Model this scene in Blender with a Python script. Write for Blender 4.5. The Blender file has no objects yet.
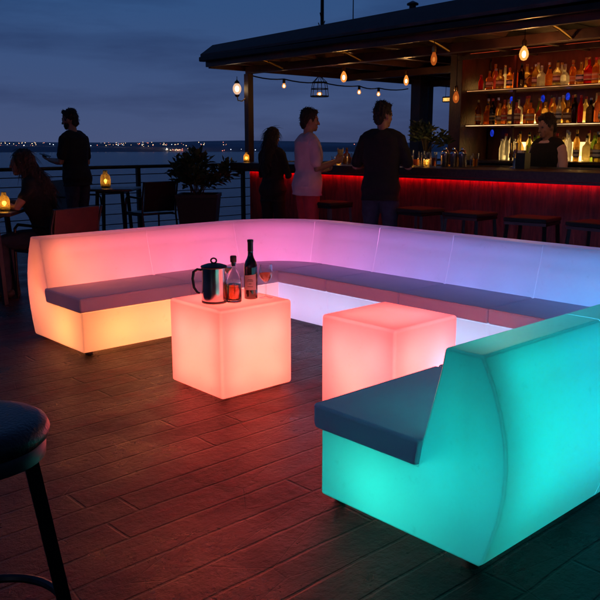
import bpy, bmesh, math, random
from mathutils import Vector, Matrix, Euler, noise as mnoise
R = math.radians
PI = math.pi
random.seed(7)
scene = bpy.context.scene
C = scene.collection

# ------------------------------------------------------------------ camera
cam_d = bpy.data.cameras.new('camera')
cam = bpy.data.objects.new('camera', cam_d)
C.objects.link(cam)
cam_d.sensor_width = 36
cam_d.lens = 46.39
cam_d.clip_start = 0.05
cam_d.clip_end = 9000
YAW = 0.82854
cam.location = (0, 0, 1.3448)
cam.rotation_euler = (PI/2 - 0.20024, 0, YAW - PI/2)
scene.camera = cam

# ------------------------------------------------------------------ view / render
vs = scene.view_settings
vs.view_transform = 'Standard'
vs.look = 'None'
vs.exposure = 0
vs.gamma = 1
vs.use_curve_mapping = False
cy = scene.cycles
cy.use_denoising = True
cy.max_bounces = 10
cy.diffuse_bounces = 7
cy.glossy_bounces = 4
cy.transmission_bounces = 10
cy.transparent_max_bounces = 16
cy.sample_clamp_indirect = 4
cy.caustics_reflective = False
cy.caustics_refractive = False

# ------------------------------------------------------------------ world: dusk sky with thin cloud
SUN_EL, SUN_ROT = R(-2.0), R(205)
world = bpy.data.worlds.new('World')
scene.world = world
world.use_nodes = True
wt = world.node_tree
wt.nodes.clear()
def wn(t): return wt.nodes.new(t)
out = wn('ShaderNodeOutputWorld'); bg = wn('ShaderNodeBackground')
sky = wn('ShaderNodeTexSky'); sky.sky_type = 'NISHITA'; sky.sun_disc = False
sky.sun_elevation = SUN_EL; sky.sun_rotation = SUN_ROT; sky.altitude = 0
sky.air_density = 1.0; sky.dust_density = 1.0; sky.ozone_density = 3.0
tc = wn('ShaderNodeTexCoord')
sep = wn('ShaderNodeSeparateXYZ')
wt.links.new(tc.outputs['Generated'], sep.inputs[0])
# dusk tint by elevation
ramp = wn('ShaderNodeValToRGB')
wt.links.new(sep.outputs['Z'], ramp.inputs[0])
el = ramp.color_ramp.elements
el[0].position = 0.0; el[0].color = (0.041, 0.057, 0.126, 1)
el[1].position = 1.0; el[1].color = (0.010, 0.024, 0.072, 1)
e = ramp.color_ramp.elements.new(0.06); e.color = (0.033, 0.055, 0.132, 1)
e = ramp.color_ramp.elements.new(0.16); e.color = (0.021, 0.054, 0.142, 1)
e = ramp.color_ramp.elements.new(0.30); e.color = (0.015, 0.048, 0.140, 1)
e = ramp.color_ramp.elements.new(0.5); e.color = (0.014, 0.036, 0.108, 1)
# clouds: stretched noise
mp = wn('ShaderNodeMapping'); mp.inputs['Scale'].default_value = (1.5, 1.5, 10)
wt.links.new(tc.outputs['Generated'], mp.inputs[0])
nz = wn('ShaderNodeTexNoise'); nz.inputs['Scale'].default_value = 2.3
nz.inputs['Detail'].default_value = 7; nz.inputs['Roughness'].default_value = 0.52
wt.links.new(mp.outputs[0], nz.inputs['Vector'])
cr = wn('ShaderNodeValToRGB')
cr.color_ramp.elements[0].position = 0.38; cr.color_ramp.elements[0].color = (0.72, 0.71, 0.76, 1)
cr.color_ramp.elements[1].position = 0.58; cr.color_ramp.elements[1].color = (1.04, 1.04, 1.03, 1)
wt.links.new(nz.outputs[0], cr.inputs[0])
mul = wn('ShaderNodeMix'); mul.data_type = 'RGBA'; mul.blend_type = 'MULTIPLY'; mul.inputs[0].default_value = 1
wt.links.new(ramp.outputs[0], mul.inputs[6]); wt.links.new(cr.outputs[0], mul.inputs[7])
skys = wn('ShaderNodeMix'); skys.data_type = 'RGBA'; skys.blend_type = 'MULTIPLY'; skys.inputs[0].default_value = 1
wt.links.new(sky.outputs[0], skys.inputs[6]); skys.inputs[7].default_value = (0.0010, 0.0010, 0.0012, 1)
add = wn('ShaderNodeMix'); add.data_type = 'RGBA'; add.blend_type = 'ADD'; add.inputs[0].default_value = 1
# the afterglow lies ahead of the camera; the sky behind is already night
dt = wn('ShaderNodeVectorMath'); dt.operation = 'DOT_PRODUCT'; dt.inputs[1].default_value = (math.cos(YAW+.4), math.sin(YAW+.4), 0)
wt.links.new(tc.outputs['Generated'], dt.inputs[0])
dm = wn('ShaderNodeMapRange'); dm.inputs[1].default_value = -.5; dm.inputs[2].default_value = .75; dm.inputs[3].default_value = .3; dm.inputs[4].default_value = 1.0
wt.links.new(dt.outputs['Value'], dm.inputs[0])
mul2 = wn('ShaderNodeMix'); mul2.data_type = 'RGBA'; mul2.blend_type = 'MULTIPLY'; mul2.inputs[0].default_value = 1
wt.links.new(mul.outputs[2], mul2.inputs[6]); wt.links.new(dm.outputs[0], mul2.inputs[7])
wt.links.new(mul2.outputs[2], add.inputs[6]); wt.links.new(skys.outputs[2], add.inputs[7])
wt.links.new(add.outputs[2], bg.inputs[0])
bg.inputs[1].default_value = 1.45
wt.links.new(bg.outputs[0], out.inputs[0])

# last light of the set sun, very faint
sd = bpy.data.lights.new('sun', 'SUN'); sd.energy = 0.02; sd.angle = R(12); sd.color = (0.75, 0.8, 1.0)
so = bpy.data.objects.new('sun', sd); C.objects.link(so)
so.rotation_euler = (R(80), 0, R(-60))

# ------------------------------------------------------------------ materials
def new_mat(name):
    m = bpy.data.materials.new(name); m.use_nodes = True
    m.node_tree.nodes.clear()
    return m, m.node_tree

def mat(name, col, rough=0.6, metal=0.0, var=0.25, scale=8.0, bump=0.0, bscale=60.0, spec=0.5, stretch=(1, 1, 1), coat=0.0):
    m, nt = new_mat(name)
    N = nt.nodes.new; L = nt.links.new
    o = N('ShaderNodeOutputMaterial'); p = N('ShaderNodeBsdfPrincipled')
    t = N('ShaderNodeTexCoord'); mpn = N('ShaderNodeMapping'); mpn.inputs['Scale'].default_value = stretch
    L(t.outputs['Object'], mpn.inputs[0])
    n = N('ShaderNodeTexNoise'); n.inputs['Scale'].default_value = scale; n.inputs['Detail'].default_value = 6
    L(mpn.outputs[0], n.inputs['Vector'])
    r = N('ShaderNodeValToRGB')
    r.color_ramp.elements[0].position = 0.3; r.color_ramp.elements[1].position = 0.7
    r.color_ramp.elements[0].color = tuple(c*(1-var) for c in col) + (1,)
    r.color_ramp.elements[1].color = tuple(min(1, c*(1+var)) for c in col) + (1,)
    L(n.outputs[0], r.inputs[0]); L(r.outputs[0], p.inputs['Base Color'])
    mr = N('ShaderNodeMapRange'); mr.inputs[3].default_value = max(0.02, rough-0.08); mr.inputs[4].default_value = min(1, rough+0.08)
    L(n.outputs[0], mr.inputs[0]); L(mr.outputs[0], p.inputs['Roughness'])
    p.inputs['Metallic'].default_value = metal
    p.inputs['Specular IOR Level'].default_value = spec
    p.inputs['Coat Weight'].default_value = coat
    if bump:
        n2 = N('ShaderNodeTexNoise'); n2.inputs['Scale'].default_value = bscale; n2.inputs['Detail'].default_value = 5
        L(mpn.outputs[0], n2.inputs['Vector'])
        b = N('ShaderNodeBump'); b.inputs['Strength'].default_value = bump; b.inputs['Distance'].default_value = 0.01
        L(n2.outputs[0], b.inputs['Height']); L(b.outputs[0], p.inputs['Normal'])
    L(p.outputs[0], o.inputs[0])
    return m

def emit(name, col, strength, var=0.0, scale=20):
    m, nt = new_mat(name)
    N = nt.nodes.new; L = nt.links.new
    o = N('ShaderNodeOutputMaterial'); p = N('ShaderNodeEmission')
    p.inputs[0].default_value = col + (1,); p.inputs[1].default_value = strength
    if var:
        t = N('ShaderNodeTexCoord'); n = N('ShaderNodeTexNoise'); n.inputs['Scale'].default_value = scale
        L(t.outputs['Object'], n.inputs['Vector'])
        mr = N('ShaderNodeMapRange'); mr.inputs[1].default_value = .3; mr.inputs[2].default_value = .7
        mr.inputs[3].default_value = strength*(1-var); mr.inputs[4].default_value = strength*(1+var)
        L(n.outputs[0], mr.inputs[0]); L(mr.outputs[0], p.inputs[1])
    L(p.outputs[0], o.inputs[0])
    return m

def shell_mat(name='translucent_polyethylene', thin=0.48):
    # rotationally moulded white polyethylene, lets the lamps inside shine through
    m, nt = new_mat(name)
    N = nt.nodes.new; L = nt.links.new
    o = N('ShaderNodeOutputMaterial')
    d = N('ShaderNodeBsdfDiffuse'); d.inputs[0].default_value = (0.84, 0.84, 0.84, 1)
    tr = N('ShaderNodeBsdfTranslucent'); tr.inputs[0].default_value = (0.80, 0.80, 0.80, 1)
    g = N('ShaderNodeBsdfGlossy'); g.inputs['Roughness'].default_value = 0.38
    t = N('ShaderNodeTexCoord'); n = N('ShaderNodeTexNoise'); n.inputs['Scale'].default_value = 3; n.inputs['Detail'].default_value = 5
    L(t.outputs['Object'], n.inputs['Vector'])
    r = N('ShaderNodeValToRGB')
    r.color_ramp.elements[0].color = (0.70, 0.70, 0.70, 1); r.color_ramp.elements[1].color = (0.86, 0.86, 0.86, 1)
    ng = N('ShaderNodeTexNoise'); ng.inputs['Scale'].default_value = 16; ng.inputs['Detail'].default_value = 8; ng.inputs['Roughness'].default_value = .7
    L(t.outputs['Object'], ng.inputs['Vector'])
    rg = N('ShaderNodeValToRGB'); rg.color_ramp.elements[0].position = .60; rg.color_ramp.elements[1].position = .70
    rg.color_ramp.elements[0].color = (1, 1, 1, 1); rg.color_ramp.elements[1].color = (.86, .85, .83, 1)
    L(ng.outputs[0], rg.inputs[0])
    gm = N('ShaderNodeMix'); gm.data_type = 'RGBA'; gm.blend_type = 'MULTIPLY'; gm.inputs[0].default_value = 1
    L(n.outputs[0], r.inputs[0]); L(r.outputs[0], gm.inputs[6]); L(rg.outputs[0], gm.inputs[7]); L(gm.outputs[2], tr.inputs[0])
    n2 = N('ShaderNodeTexNoise'); n2.inputs['Scale'].default_value = 240; n2.inputs['Detail'].default_value = 3
    L(t.outputs['Object'], n2.inputs['Vector'])
    b = N('ShaderNodeBump'); b.inputs['Strength'].default_value = 0.06; b.inputs['Distance'].default_value = 0.003
    L(n2.outputs[0], b.inputs['Height']); L(b.outputs[0], g.inputs['Normal'])
    m1 = N('ShaderNodeMixShader'); m1.inputs[0].default_value = thin
    L(d.outputs[0], m1.inputs[1]); L(tr.outputs[0], m1.inputs[2])
    f = N('ShaderNodeFresnel'); f.inputs[0].default_value = 1.35
    m2 = N('ShaderNodeMixShader'); L(f.outputs[0], m2.inputs[0])
    L(m1.outputs[0], m2.inputs[1]); L(g.outputs[0], m2.inputs[2])
    L(m2.outputs[0], o.inputs[0])
    return m

def glassy(name, col, clear=0.45, glow=0.35, rough=0.04):
    # bottle glass with its liquid: refracting, with some scatter inside
    m, nt = new_mat(name)
    N = nt.nodes.new; L = nt.links.new
    o = N('ShaderNodeOutputMaterial')
    p = N('ShaderNodeBsdfPrincipled'); p.inputs['Base Color'].default_value = col + (1,)
    p.inputs['Transmission Weight'].default_value = 1; p.inputs['Roughness'].default_value = rough; p.inputs['IOR'].default_value = 1.4
    tl = N('ShaderNodeBsdfTranslucent'); tl.inputs[0].default_value = col + (1,)
    t = N('ShaderNodeTexCoord'); n = N('ShaderNodeTexNoise'); n.inputs['Scale'].default_value = 25
    L(t.outputs['Object'], n.inputs['Vector'])
    mr = N('ShaderNodeMapRange'); mr.inputs[3].default_value = max(0, glow-.15); mr.inputs[4].default_value = min(1, glow+.15)
    L(n.outputs[0], mr.inputs[0])
    m1 = N('ShaderNodeMixShader'); L(mr.outputs[0], m1.inputs[0])
    L(p.outputs[0], m1.inputs[1]); L(tl.outputs[0], m1.inputs[2])
    L(m1.outputs[0], o.inputs[0])
    return m

def true_glass(name, col=(1, 1, 1), rough=0.0, ior=1.45):
    m, nt = new_mat(name)
    N = nt.nodes.new; L = nt.links.new
    o = N('ShaderNodeOutputMaterial'); p = N('ShaderNodeBsdfPrincipled')
    p.inputs['Base Color'].default_value = col + (1,); p.inputs['Transmission Weight'].default_value = 1
    p.inputs['Roughness'].default_value = rough; p.inputs['IOR'].default_value = ior
    t = N('ShaderNodeTexCoord'); n = N('ShaderNodeTexNoise'); n.inputs['Scale'].default_value = 9
    L(t.outputs['Object'], n.inputs['Vector'])
    b = N('ShaderNodeBump'); b.inputs['Strength'].default_value = 0.04; b.inputs['Distance'].default_value = 0.004
    L(n.outputs[0], b.inputs['Height']); L(b.outputs[0], p.inputs['Normal'])
    L(p.outputs[0], o.inputs[0])
    return m

def thin_glass(name, tint=(0.95, 0.95, 0.95), refl=1.0):
    m, nt = new_mat(name)
    N = nt.nodes.new; L = nt.links.new
    o = N('ShaderNodeOutputMaterial'); tp = N('ShaderNodeBsdfTransparent'); tp.inputs[0].default_value = tint + (1,)
    g = N('ShaderNodeBsdfGlossy'); g.inputs['Roughness'].default_value = 0.05
    f = N('ShaderNodeLayerWeight'); f.inputs[0].default_value = 0.4
    mm = N('ShaderNodeMath'); mm.operation = 'MULTIPLY'; mm.inputs[1].default_value = refl
    pw = N('ShaderNodeMath'); pw.operation = 'POWER'; pw.inputs[1].default_value = 1.5; L(f.outputs['Facing'], pw.inputs[0]); L(pw.outputs[0], mm.inputs[0])
    x = N('ShaderNodeMixShader'); L(mm.outputs[0], x.inputs[0]); L(tp.outputs[0], x.inputs[1]); L(g.outputs[0], x.inputs[2])
    L(x.outputs[0], o.inputs[0])
    return m

def deck_mat():
    m, nt = new_mat('worn_wet_deck')
    N = nt.nodes.new; L = nt.links.new
    o = N('ShaderNodeOutputMaterial'); p = N('ShaderNodeBsdfPrincipled')
    t = N('ShaderNodeTexCoord')
    # wobble so joints are not ruler straight
    nw = N('ShaderNodeTexNoise'); nw.inputs['Scale'].default_value = 3.0; nw.inputs['Detail'].default_value = 6
    L(t.outputs['Object'], nw.inputs['Vector'])
    vm = N('ShaderNodeVectorMath'); vm.operation = 'SCALE'; vm.inputs[3].default_value = 0.03
    vs1 = N('ShaderNodeVectorMath'); vs1.operation = 'SUBTRACT'; vs1.inputs[1].default_value = (0.5, 0.5, 0.5)
    L(nw.outputs['Color'], vs1.inputs[0]); L(vs1.outputs[0], vm.inputs[0])
    va = N('ShaderNodeVectorMath'); L(t.outputs['Object'], va.inputs[0]); L(vm.outputs[0], va.inputs[1])
    br = N('ShaderNodeTexBrick')
    br.offset = 0.37; br.offset_frequency = 2; br.squash = 0.7; br.squash_frequency = 3
    br.inputs['Scale'].default_value = 1.0
    br.inputs['Brick Width'].default_value = 1.95; br.inputs['Row Height'].default_value = 0.158
    br.inputs['Mortar Size'].default_value = 0.009; br.inputs['Mortar Smooth'].default_value = 0.75
    br.inputs['Color1'].default_value = (0.010, 0.0019, 0.0027, 1)
    br.inputs['Color2'].default_value = (0.062, 0.0085, 0.0115, 1)
    br.inputs['Mortar'].default_value = (0.004, 0.002, 0.002, 1)
    L(va.outputs[0], br.inputs['Vector'])
    # grain along the boards + stains
    mg = N('ShaderNodeMapping'); mg.inputs['Scale'].default_value = (2.0, 14, 1)
    L(t.outputs['Object'], mg.inputs[0])
    ng = N('ShaderNodeTexNoise'); ng.inputs['Scale'].default_value = 3; ng.inputs['Detail'].default_value = 9; ng.inputs['Roughness'].default_value = .65
    L(mg.outputs[0], ng.inputs['Vector'])
    rg = N('ShaderNodeValToRGB'); rg.color_ramp.elements[0].position = .3; rg.color_ramp.elements[1].position = .72
    rg.color_ramp.elements[0].color = (.42, .42, .42, 1); rg.color_ramp.elements[1].color = (1.35, 1.35, 1.35, 1)
    L(ng.outputs[0], rg.inputs[0])
    mx = N('ShaderNodeMix'); mx.data_type = 'RGBA'; mx.blend_type = 'MULTIPLY'; mx.inputs[0].default_value = 1
    L(br.outputs['Color'], mx.inputs[6]); L(rg.outputs[0], mx.inputs[7])
    ns = N('ShaderNodeTexNoise'); ns.inputs['Scale'].default_value = 1.9; ns.inputs['Detail'].default_value = 8; ns.inputs['Roughness'].default_value = .7
    L(t.outputs['Object'], ns.inputs['Vector'])
    rs = N('ShaderNodeValToRGB'); rs.color_ramp.elements[0].position = .35; rs.color_ramp.elements[1].position = .66
    rs.color_ramp.elements[0].color = (.22, .22, .24, 1); rs.color_ramp.elements[1].color = (1.9, 1.8, 1.7, 1)
    L(ns.outputs[0], rs.inputs[0])
    mx2 = N('ShaderNodeMix'); mx2.data_type = 'RGBA'; mx2.blend_type = 'MULTIPLY'; mx2.inputs[0].default_value = 1
    L(mx.outputs[2], mx2.inputs[6]); L(rs.outputs[0], mx2.inputs[7])
    # cracks and chipped edges
    nv = N('ShaderNodeMapping'); nv.inputs['Scale'].default_value = (1.0, 2.6, 1)
    L(va.outputs[0], nv.inputs[0])
    vo = N('ShaderNodeTexVoronoi'); vo.feature = 'DISTANCE_TO_EDGE'; vo.inputs['Scale'].default_value = 1.7
    L(nv.outputs[0], vo.inputs['Vector'])
    vr = N('ShaderNodeMapRange'); vr.inputs[1].default_value = 0.0; vr.inputs[2].default_value = 0.008; vr.inputs[3].default_value = 0.45; vr.inputs[4].default_value = 1.0
    L(vo.outputs['Distance'], vr.inputs[0])
    nb = N('ShaderNodeTexNoise'); nb.inputs['Scale'].default_value = 2.3; L(t.outputs['Object'], nb.inputs['Vector'])
    nbr = N('ShaderNodeMapRange'); nbr.inputs[1].default_value = .40; nbr.inputs[2].default_value = .46; nbr.inputs[3].default_value = 1; nbr.inputs[4].default_value = 0
    L(nb.outputs[0], nbr.inputs[0])
    ck = N('ShaderNodeMath'); ck.operation = 'MAXIMUM'; L(vr.outputs[0], ck.inputs[0]); L(nbr.outputs[0], ck.inputs[1])
    mx3 = N('ShaderNodeMix'); mx3.data_type = 'RGBA'; mx3.blend_type = 'MULTIPLY'; mx3.inputs[0].default_value = 1
    L(mx2.outputs[2], mx3.inputs[6]); L(ck.outputs[0], mx3.inputs[7])
    nm = N('ShaderNodeTexNoise'); nm.inputs['Scale'].default_value = 7.5; nm.inputs['Detail'].default_value = 10; nm.inputs['Roughness'].default_value = .75
    L(t.outputs['Object'], nm.inputs['Vector'])
    rm = N('ShaderNodeValToRGB'); rm.color_ramp.elements[0].position = .36; rm.color_ramp.elements[1].position = .64
    rm.color_ramp.elements[0].color = (.28, .28, .28, 1); rm.color_ramp.elements[1].color = (1.6, 1.6, 1.6, 1)
    L(nm.outputs[0], rm.inputs[0])
    mx4 = N('ShaderNodeMix'); mx4.data_type = 'RGBA'; mx4.blend_type = 'MULTIPLY'; mx4.inputs[0].default_value = 1
    L(mx3.outputs[2], mx4.inputs[6]); L(rm.outputs[0], mx4.inputs[7])
    L(mx4.outputs[2], p.inputs['Base Color'])
    mr = N('ShaderNodeMapRange'); mr.inputs[1].default_value = .3; mr.inputs[2].default_value = .7
    mr.inputs[3].default_value = 0.16; mr.inputs[4].default_value = 0.55
    L(ns.outputs[0], mr.inputs[0]); L(mr.outputs[0], p.inputs['Roughness'])
    # relief: joints, cracks, grain
    nf = N('ShaderNodeTexNoise'); nf.inputs['Scale'].default_value = 34; nf.inputs['Detail'].default_value = 9; nf.inputs['Roughness'].default_value = .7
    L(t.outputs['Object'], nf.inputs['Vector'])
    a1 = N('ShaderNodeMath'); a1.operation = 'MULTIPLY'; a1.inputs[1].default_value = -0.55
    L(br.outputs['Fac'], a1.inputs[0])
    a2 = N('ShaderNodeMath'); a2.operation = 'MULTIPLY_ADD'; a2.inputs[1].default_value = 1.15
    L(nf.outputs[0], a2.inputs[0]); L(a1.outputs[0], a2.inputs[2])
    a3 = N('ShaderNodeMath'); a3.operation = 'MULTIPLY_ADD'; a3.inputs[1].default_value = 0.45
    L(ng.outputs[0], a3.inputs[0]); L(a2.outputs[0], a3.inputs[2])
    a4 = N('ShaderNodeMath'); a4.operation = 'MULTIPLY_ADD'; a4.inputs[1].default_value = 1.2
    L(ns.outputs[0], a4.inputs[0]); L(a3.outputs[0], a4.inputs[2])
    b = N('ShaderNodeBump'); b.inputs['Strength'].default_value = 0.9; b.inputs['Distance'].default_value = 0.014
    a5 = N('ShaderNodeMath'); a5.operation = 'MULTIPLY_ADD'; a5.inputs[1].default_value = 0.4
    L(ck.outputs[0], a5.inputs[0]); L(a4.outputs[0], a5.inputs[2])
    L(a5.outputs[0], b.inputs['Height']); L(b.outputs[0], p.inputs['Normal'])
    p.inputs['Specular IOR Level'].default_value = 0.24
    L(p.outputs[0], o.inputs[0])
    return m

def sea_mat():
    m, nt = new_mat('evening_sea')
    N = nt.nodes.new; L = nt.links.new
    o = N('ShaderNodeOutputMaterial'); p = N('ShaderNodeBsdfPrincipled')
    t = N('ShaderNodeTexCoord'); n = N('ShaderNodeTexNoise'); n.inputs['Scale'].default_value = 0.55; n.inputs['Detail'].default_value = 9
    n.inputs['Roughness'].default_value = .65
    L(t.outputs['Object'], n.inputs['Vector'])
    r = N('ShaderNodeValToRGB')
    r.color_ramp.elements[0].color = (0.02, 0.07, 0.13, 1); r.color_ramp.elements[1].color = (0.05, 0.13, 0.22, 1)
    L(n.outputs[0], r.inputs[0]); L(r.outputs[0], p.inputs['Base Color'])
    p.inputs['Roughness'].default_value = 0.22
    p.inputs['IOR'].default_value = 1.33
    b = N('ShaderNodeBump'); b.inputs['Strength'].default_value = 1.0; b.inputs['Distance'].default_value = 0.7
    L(n.outputs[0], b.inputs['Height']); L(b.outputs[0], p.inputs['Normal'])
    L(p.outputs[0], o.inputs[0])
    return m

def red_panel_mat():
    # vertical boards of the bar front, stained, with runs
    m, nt = new_mat('stained_bar_boards')
    N = nt.nodes.new; L = nt.links.new
    o = N('ShaderNodeOutputMaterial'); p = N('ShaderNodeBsdfPrincipled')
    t = N('ShaderNodeTexCoord'); mpn = N('ShaderNodeMapping'); mpn.inputs['Scale'].default_value = (1, 9, 1.2)
    L(t.outputs['Object'], mpn.inputs[0])
    n = N('ShaderNodeTexNoise'); n.inputs['Scale'].default_value = 3.5; n.inputs['Detail'].default_value = 9; n.inputs['Roughness'].default_value = .7
    L(mpn.outputs[0], n.inputs['Vector'])
    r = N('ShaderNodeValToRGB'); r.color_ramp.elements[0].position = .32; r.color_ramp.elements[1].position = .7
    r.color_ramp.elements[0].color = (0.05, 0.007, 0.006, 1); r.color_ramp.elements[1].color = (0.30, 0.04, 0.035, 1)
    L(n.outputs[0], r.inputs[0]); L(r.outputs[0], p.inputs['Base Color'])
    w = N('ShaderNodeTexWave'); w.bands_direction = 'Y'; w.inputs['Scale'].default_value = 1.6; w.inputs['Distortion'].default_value = 0.6
    L(t.outputs['Object'], w.inputs['Vector'])
    ad = N('ShaderNodeMath'); ad.operation = 'ADD'; L(n.outputs[0], ad.inputs[0]); L(w.outputs['Fac'], ad.inputs[1])
    b = N('ShaderNodeBump'); b.inputs['Strength'].default_value = 0.5; b.inputs['Distance'].default_value = 0.012
    L(ad.outputs[0], b.inputs['Height']); L(b.outputs[0], p.inputs['Normal'])
    p.inputs['Roughness'].default_value = .45
    L(p.outputs[0], o.inputs[0])
    return m

def fabric_mat(name, col, col2):
    m, nt = new_mat(name)
    N = nt.nodes.new; L = nt.links.new
    o = N('ShaderNodeOutputMaterial'); p = N('ShaderNodeBsdfPrincipled')
    t = N('ShaderNodeTexCoord')
    n = N('ShaderNodeTexNoise'); n.inputs['Scale'].default_value = 260; n.inputs['Detail'].default_value = 3
    L(t.outputs['Object'], n.inputs['Vector'])
    n2 = N('ShaderNodeTexNoise'); n2.inputs['Scale'].default_value = 5; n2.inputs['Detail'].default_value = 5
    L(t.outputs['Object'], n2.inputs['Vector'])
    ad = N('ShaderNodeMath'); ad.operation = 'ADD'; L(n.outputs[0], ad.inputs[0]); L(n2.outputs[0], ad.inputs[1])
    r = N('ShaderNodeValToRGB'); r.color_ramp.elements[0].position = .35; r.color_ramp.elements[1].position = .75
    hv = N('ShaderNodeMath'); hv.operation = 'MULTIPLY'; hv.inputs[1].default_value = .5; L(ad.outputs[0], hv.inputs[0])
    r.color_ramp.elements[0].color = col + (1,); r.color_ramp.elements[1].color = col2 + (1,)
    L(hv.outputs[0], r.inputs[0]); L(r.outputs[0], p.inputs['Base Color'])
    b = N('ShaderNodeBump'); b.inputs['Strength'].default_value = 0.35; b.inputs['Distance'].default_value = 0.002
    L(n.outputs[0], b.inputs['Height']); L(b.outputs[0], p.inputs['Normal'])
    p.inputs['Roughness'].default_value = .8; p.inputs['Sheen Weight'].default_value = .25
    tl = N('ShaderNodeBsdfTranslucent'); L(r.outputs[0], tl.inputs[0])
    mx = N('ShaderNodeMixShader'); mx.inputs[0].default_value = .19
    L(p.outputs[0], mx.inputs[1]); L(tl.outputs[0], mx.inputs[2]); L(mx.outputs[0], o.inputs[0])
    return m

M = {}
M['shell'] = shell_mat()
M['rim'] = shell_mat('thick_moulded_edge', 0.30)
M['deck'] = deck_mat()
M['sea'] = sea_mat()
M['barfront'] = red_panel_mat()
M['cushion'] = fabric_mat('grey_cushion_fabric', (0.82, 0.73, 0.88), (0.92, 0.84, 0.95))
M['darkwood'] = mat('dark_wood', (0.035, 0.020, 0.015), 0.35, var=.5, scale=5, bump=.3, bscale=30, stretch=(1, 8, 8))
M['roofwood'] = mat('roof_timber', (0.05, 0.019, 0.011), 0.4, var=.45, scale=5, bump=.3, bscale=25)
M['redwood'] = mat('red_stained_wood', (0.055, 0.014, 0.009), 0.4, var=.45, scale=4, bump=.3, bscale=24, stretch=(3, 3, 1))
M['shingle'] = mat('grey_roof_sheet', (0.035, 0.042, 0.05), 0.6, var=.3, scale=6, bump=.4, bscale=14)
M['blackmetal'] = mat('black_metal', (0.015, 0.015, 0.017), 0.4, .6, var=.3, scale=12)
M['darkmetal'] = mat('dark_grey_metal', (0.05, 0.05, 0.055), 0.4, .7, var=.3, scale=12)
M['steel'] = mat('polished_steel', (0.66, 0.66, 0.68), 0.2, 1.0, var=.08, scale=6)
M['brass'] = mat('aged_brass', (0.45, 0.28, 0.10), 0.3, 1.0, var=.2, scale=10)
M['black'] = mat('black_leatherette', (0.014, 0.015, 0.018), 0.34, var=.3, scale=10, bump=.25, bscale=120)
M['blackcloth'] = mat('black_cotton', (0.006, 0.006, 0.007), 0.9, var=.3, scale=10, bump=.3, bscale=90)
M['jeans'] = mat('dark_denim', (0.022, 0.030, 0.052), 0.9, var=.35, scale=14, bump=.3, bscale=140)
M['lilac'] = mat('pale_cotton', (0.64, 0.42, 0.45), 0.9, var=.1, scale=7, bump=.3, bscale=60)
M['redtrousers'] = mat('red_cotton', (0.42, 0.035, 0.045), 0.9, var=.2, scale=8, bump=.3, bscale=80)
M['skin'] = mat('skin', (0.30, 0.15, 0.10), 0.5, var=.1, scale=18, bump=.06, bscale=150)
M['hair'] = mat('dark_hair', (0.014, 0.009, 0.007), 0.5, var=.5, scale=30, bump=.8, bscale=70, stretch=(6, 6, 1))
M['eye'] = mat('eye', (0.12, 0.10, 0.09), 0.15, var=.1)
M['shoe'] = mat('dark_shoe', (0.02, 0.018, 0.016), 0.5)
M['redchair'] = mat('red_brown_leather', (0.06, 0.013, 0.011), 0.55, var=.3, scale=8, bump=.25, bscale=70)
M['leaf'] = mat('dark_leaf', (0.045, 0.075, 0.035), 0.5, var=.5, scale=5)
M['stem'] = mat('plant_stem', (0.06, 0.05, 0.03), 0.8)
M['pot'] = mat('dark_planter', (0.013, 0.012, 0.013), 0.7, var=.3, bump=.3, bscale=30)
M['soil'] = mat('soil', (0.03, 0.02, 0.015), 0.95, bump=.8, bscale=60)
M['hill'] = mat('far_shore', (0.24, 0.31, 0.42), 1.0, var=.3, scale=.01)  # pale blue: distance haze is put into the hill colour
M['foot'] = mat('rubber_foot', (0.02, 0.02, 0.02), 0.7)
M['label'] = mat('paper_label', (0.62, 0.52, 0.50), 0.7, var=.08, scale=30)
M['labelink'] = mat('label_print', (0.10, 0.05, 0.05), 0.7)
M['cork'] = mat('dark_stopper', (0.06, 0.04, 0.03), 0.6, var=.3, scale=40)
M['glass'] = true_glass('clear_glass')
M['whisky'] = glassy('whisky', (0.95, 0.24, 0.04), .5, .30, .0)
def clear_drink(name, col, k):
    m, nt = new_mat(name)
    o = nt.nodes.new('ShaderNodeOutputMaterial'); a_ = nt.nodes.new('ShaderNodeBsdfTransparent'); a_.inputs[0].default_value = col+(1,)
    b_ = nt.nodes.new('ShaderNodeBsdfTranslucent'); b_.inputs[0].default_value = col+(1,); x = nt.nodes.new('ShaderNodeMixShader'); x.inputs[0].default_value = k
    nt.links.new(a_.outputs[0], x.inputs[1]); nt.links.new(b_.outputs[0], x.inputs[2]); nt.links.new(x.outputs[0], o.inputs[0])
    return m
M['rose'] = clear_drink('rose_wine', (1.0, 0.60, 0.38), .25)
M['darkglass'] = mat('dark_bottle_glass', (0.018, 0.006, 0.004), 0.06, var=.2, scale=6, spec=.7, coat=.5)
M['capsule'] = mat('bottle_capsule', (0.018, 0.010, 0.010), 0.35, var=.2)
M['thin'] = thin_glass('thin_glass')
M['led_red'] = emit('red_led', (1.0, 0.0022, 0.007), 14.0, .35, 12)
M['led_warm'] = emit('warm_led', (1.0, 0.50, 0.13), 6.0)
M['led_low'] = emit('warm_led_bright', (1.0, 0.62, 0.20), 6.0)
M['backlit'] = emit('backlit_amber_panel', (1.0, 0.50, 0.12), 2.4, .6, 7)
M['backlit_low'] = emit('backlit_gold_panel', (1.0, 0.58, 0.18), 3.0, .6, 7)
M['led_red2'] = emit('red_led_soffit', (1.0, 0.08, 0.02), 8.0)
M['edge_dim'] = emit('shelf_edge_dim', (1.0, 0.42, 0.14), 0.55, .5, 6)
M['edge_mid'] = emit('shelf_edge', (1.0, 0.62, 0.28), 1.3, .5, 6)
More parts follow.
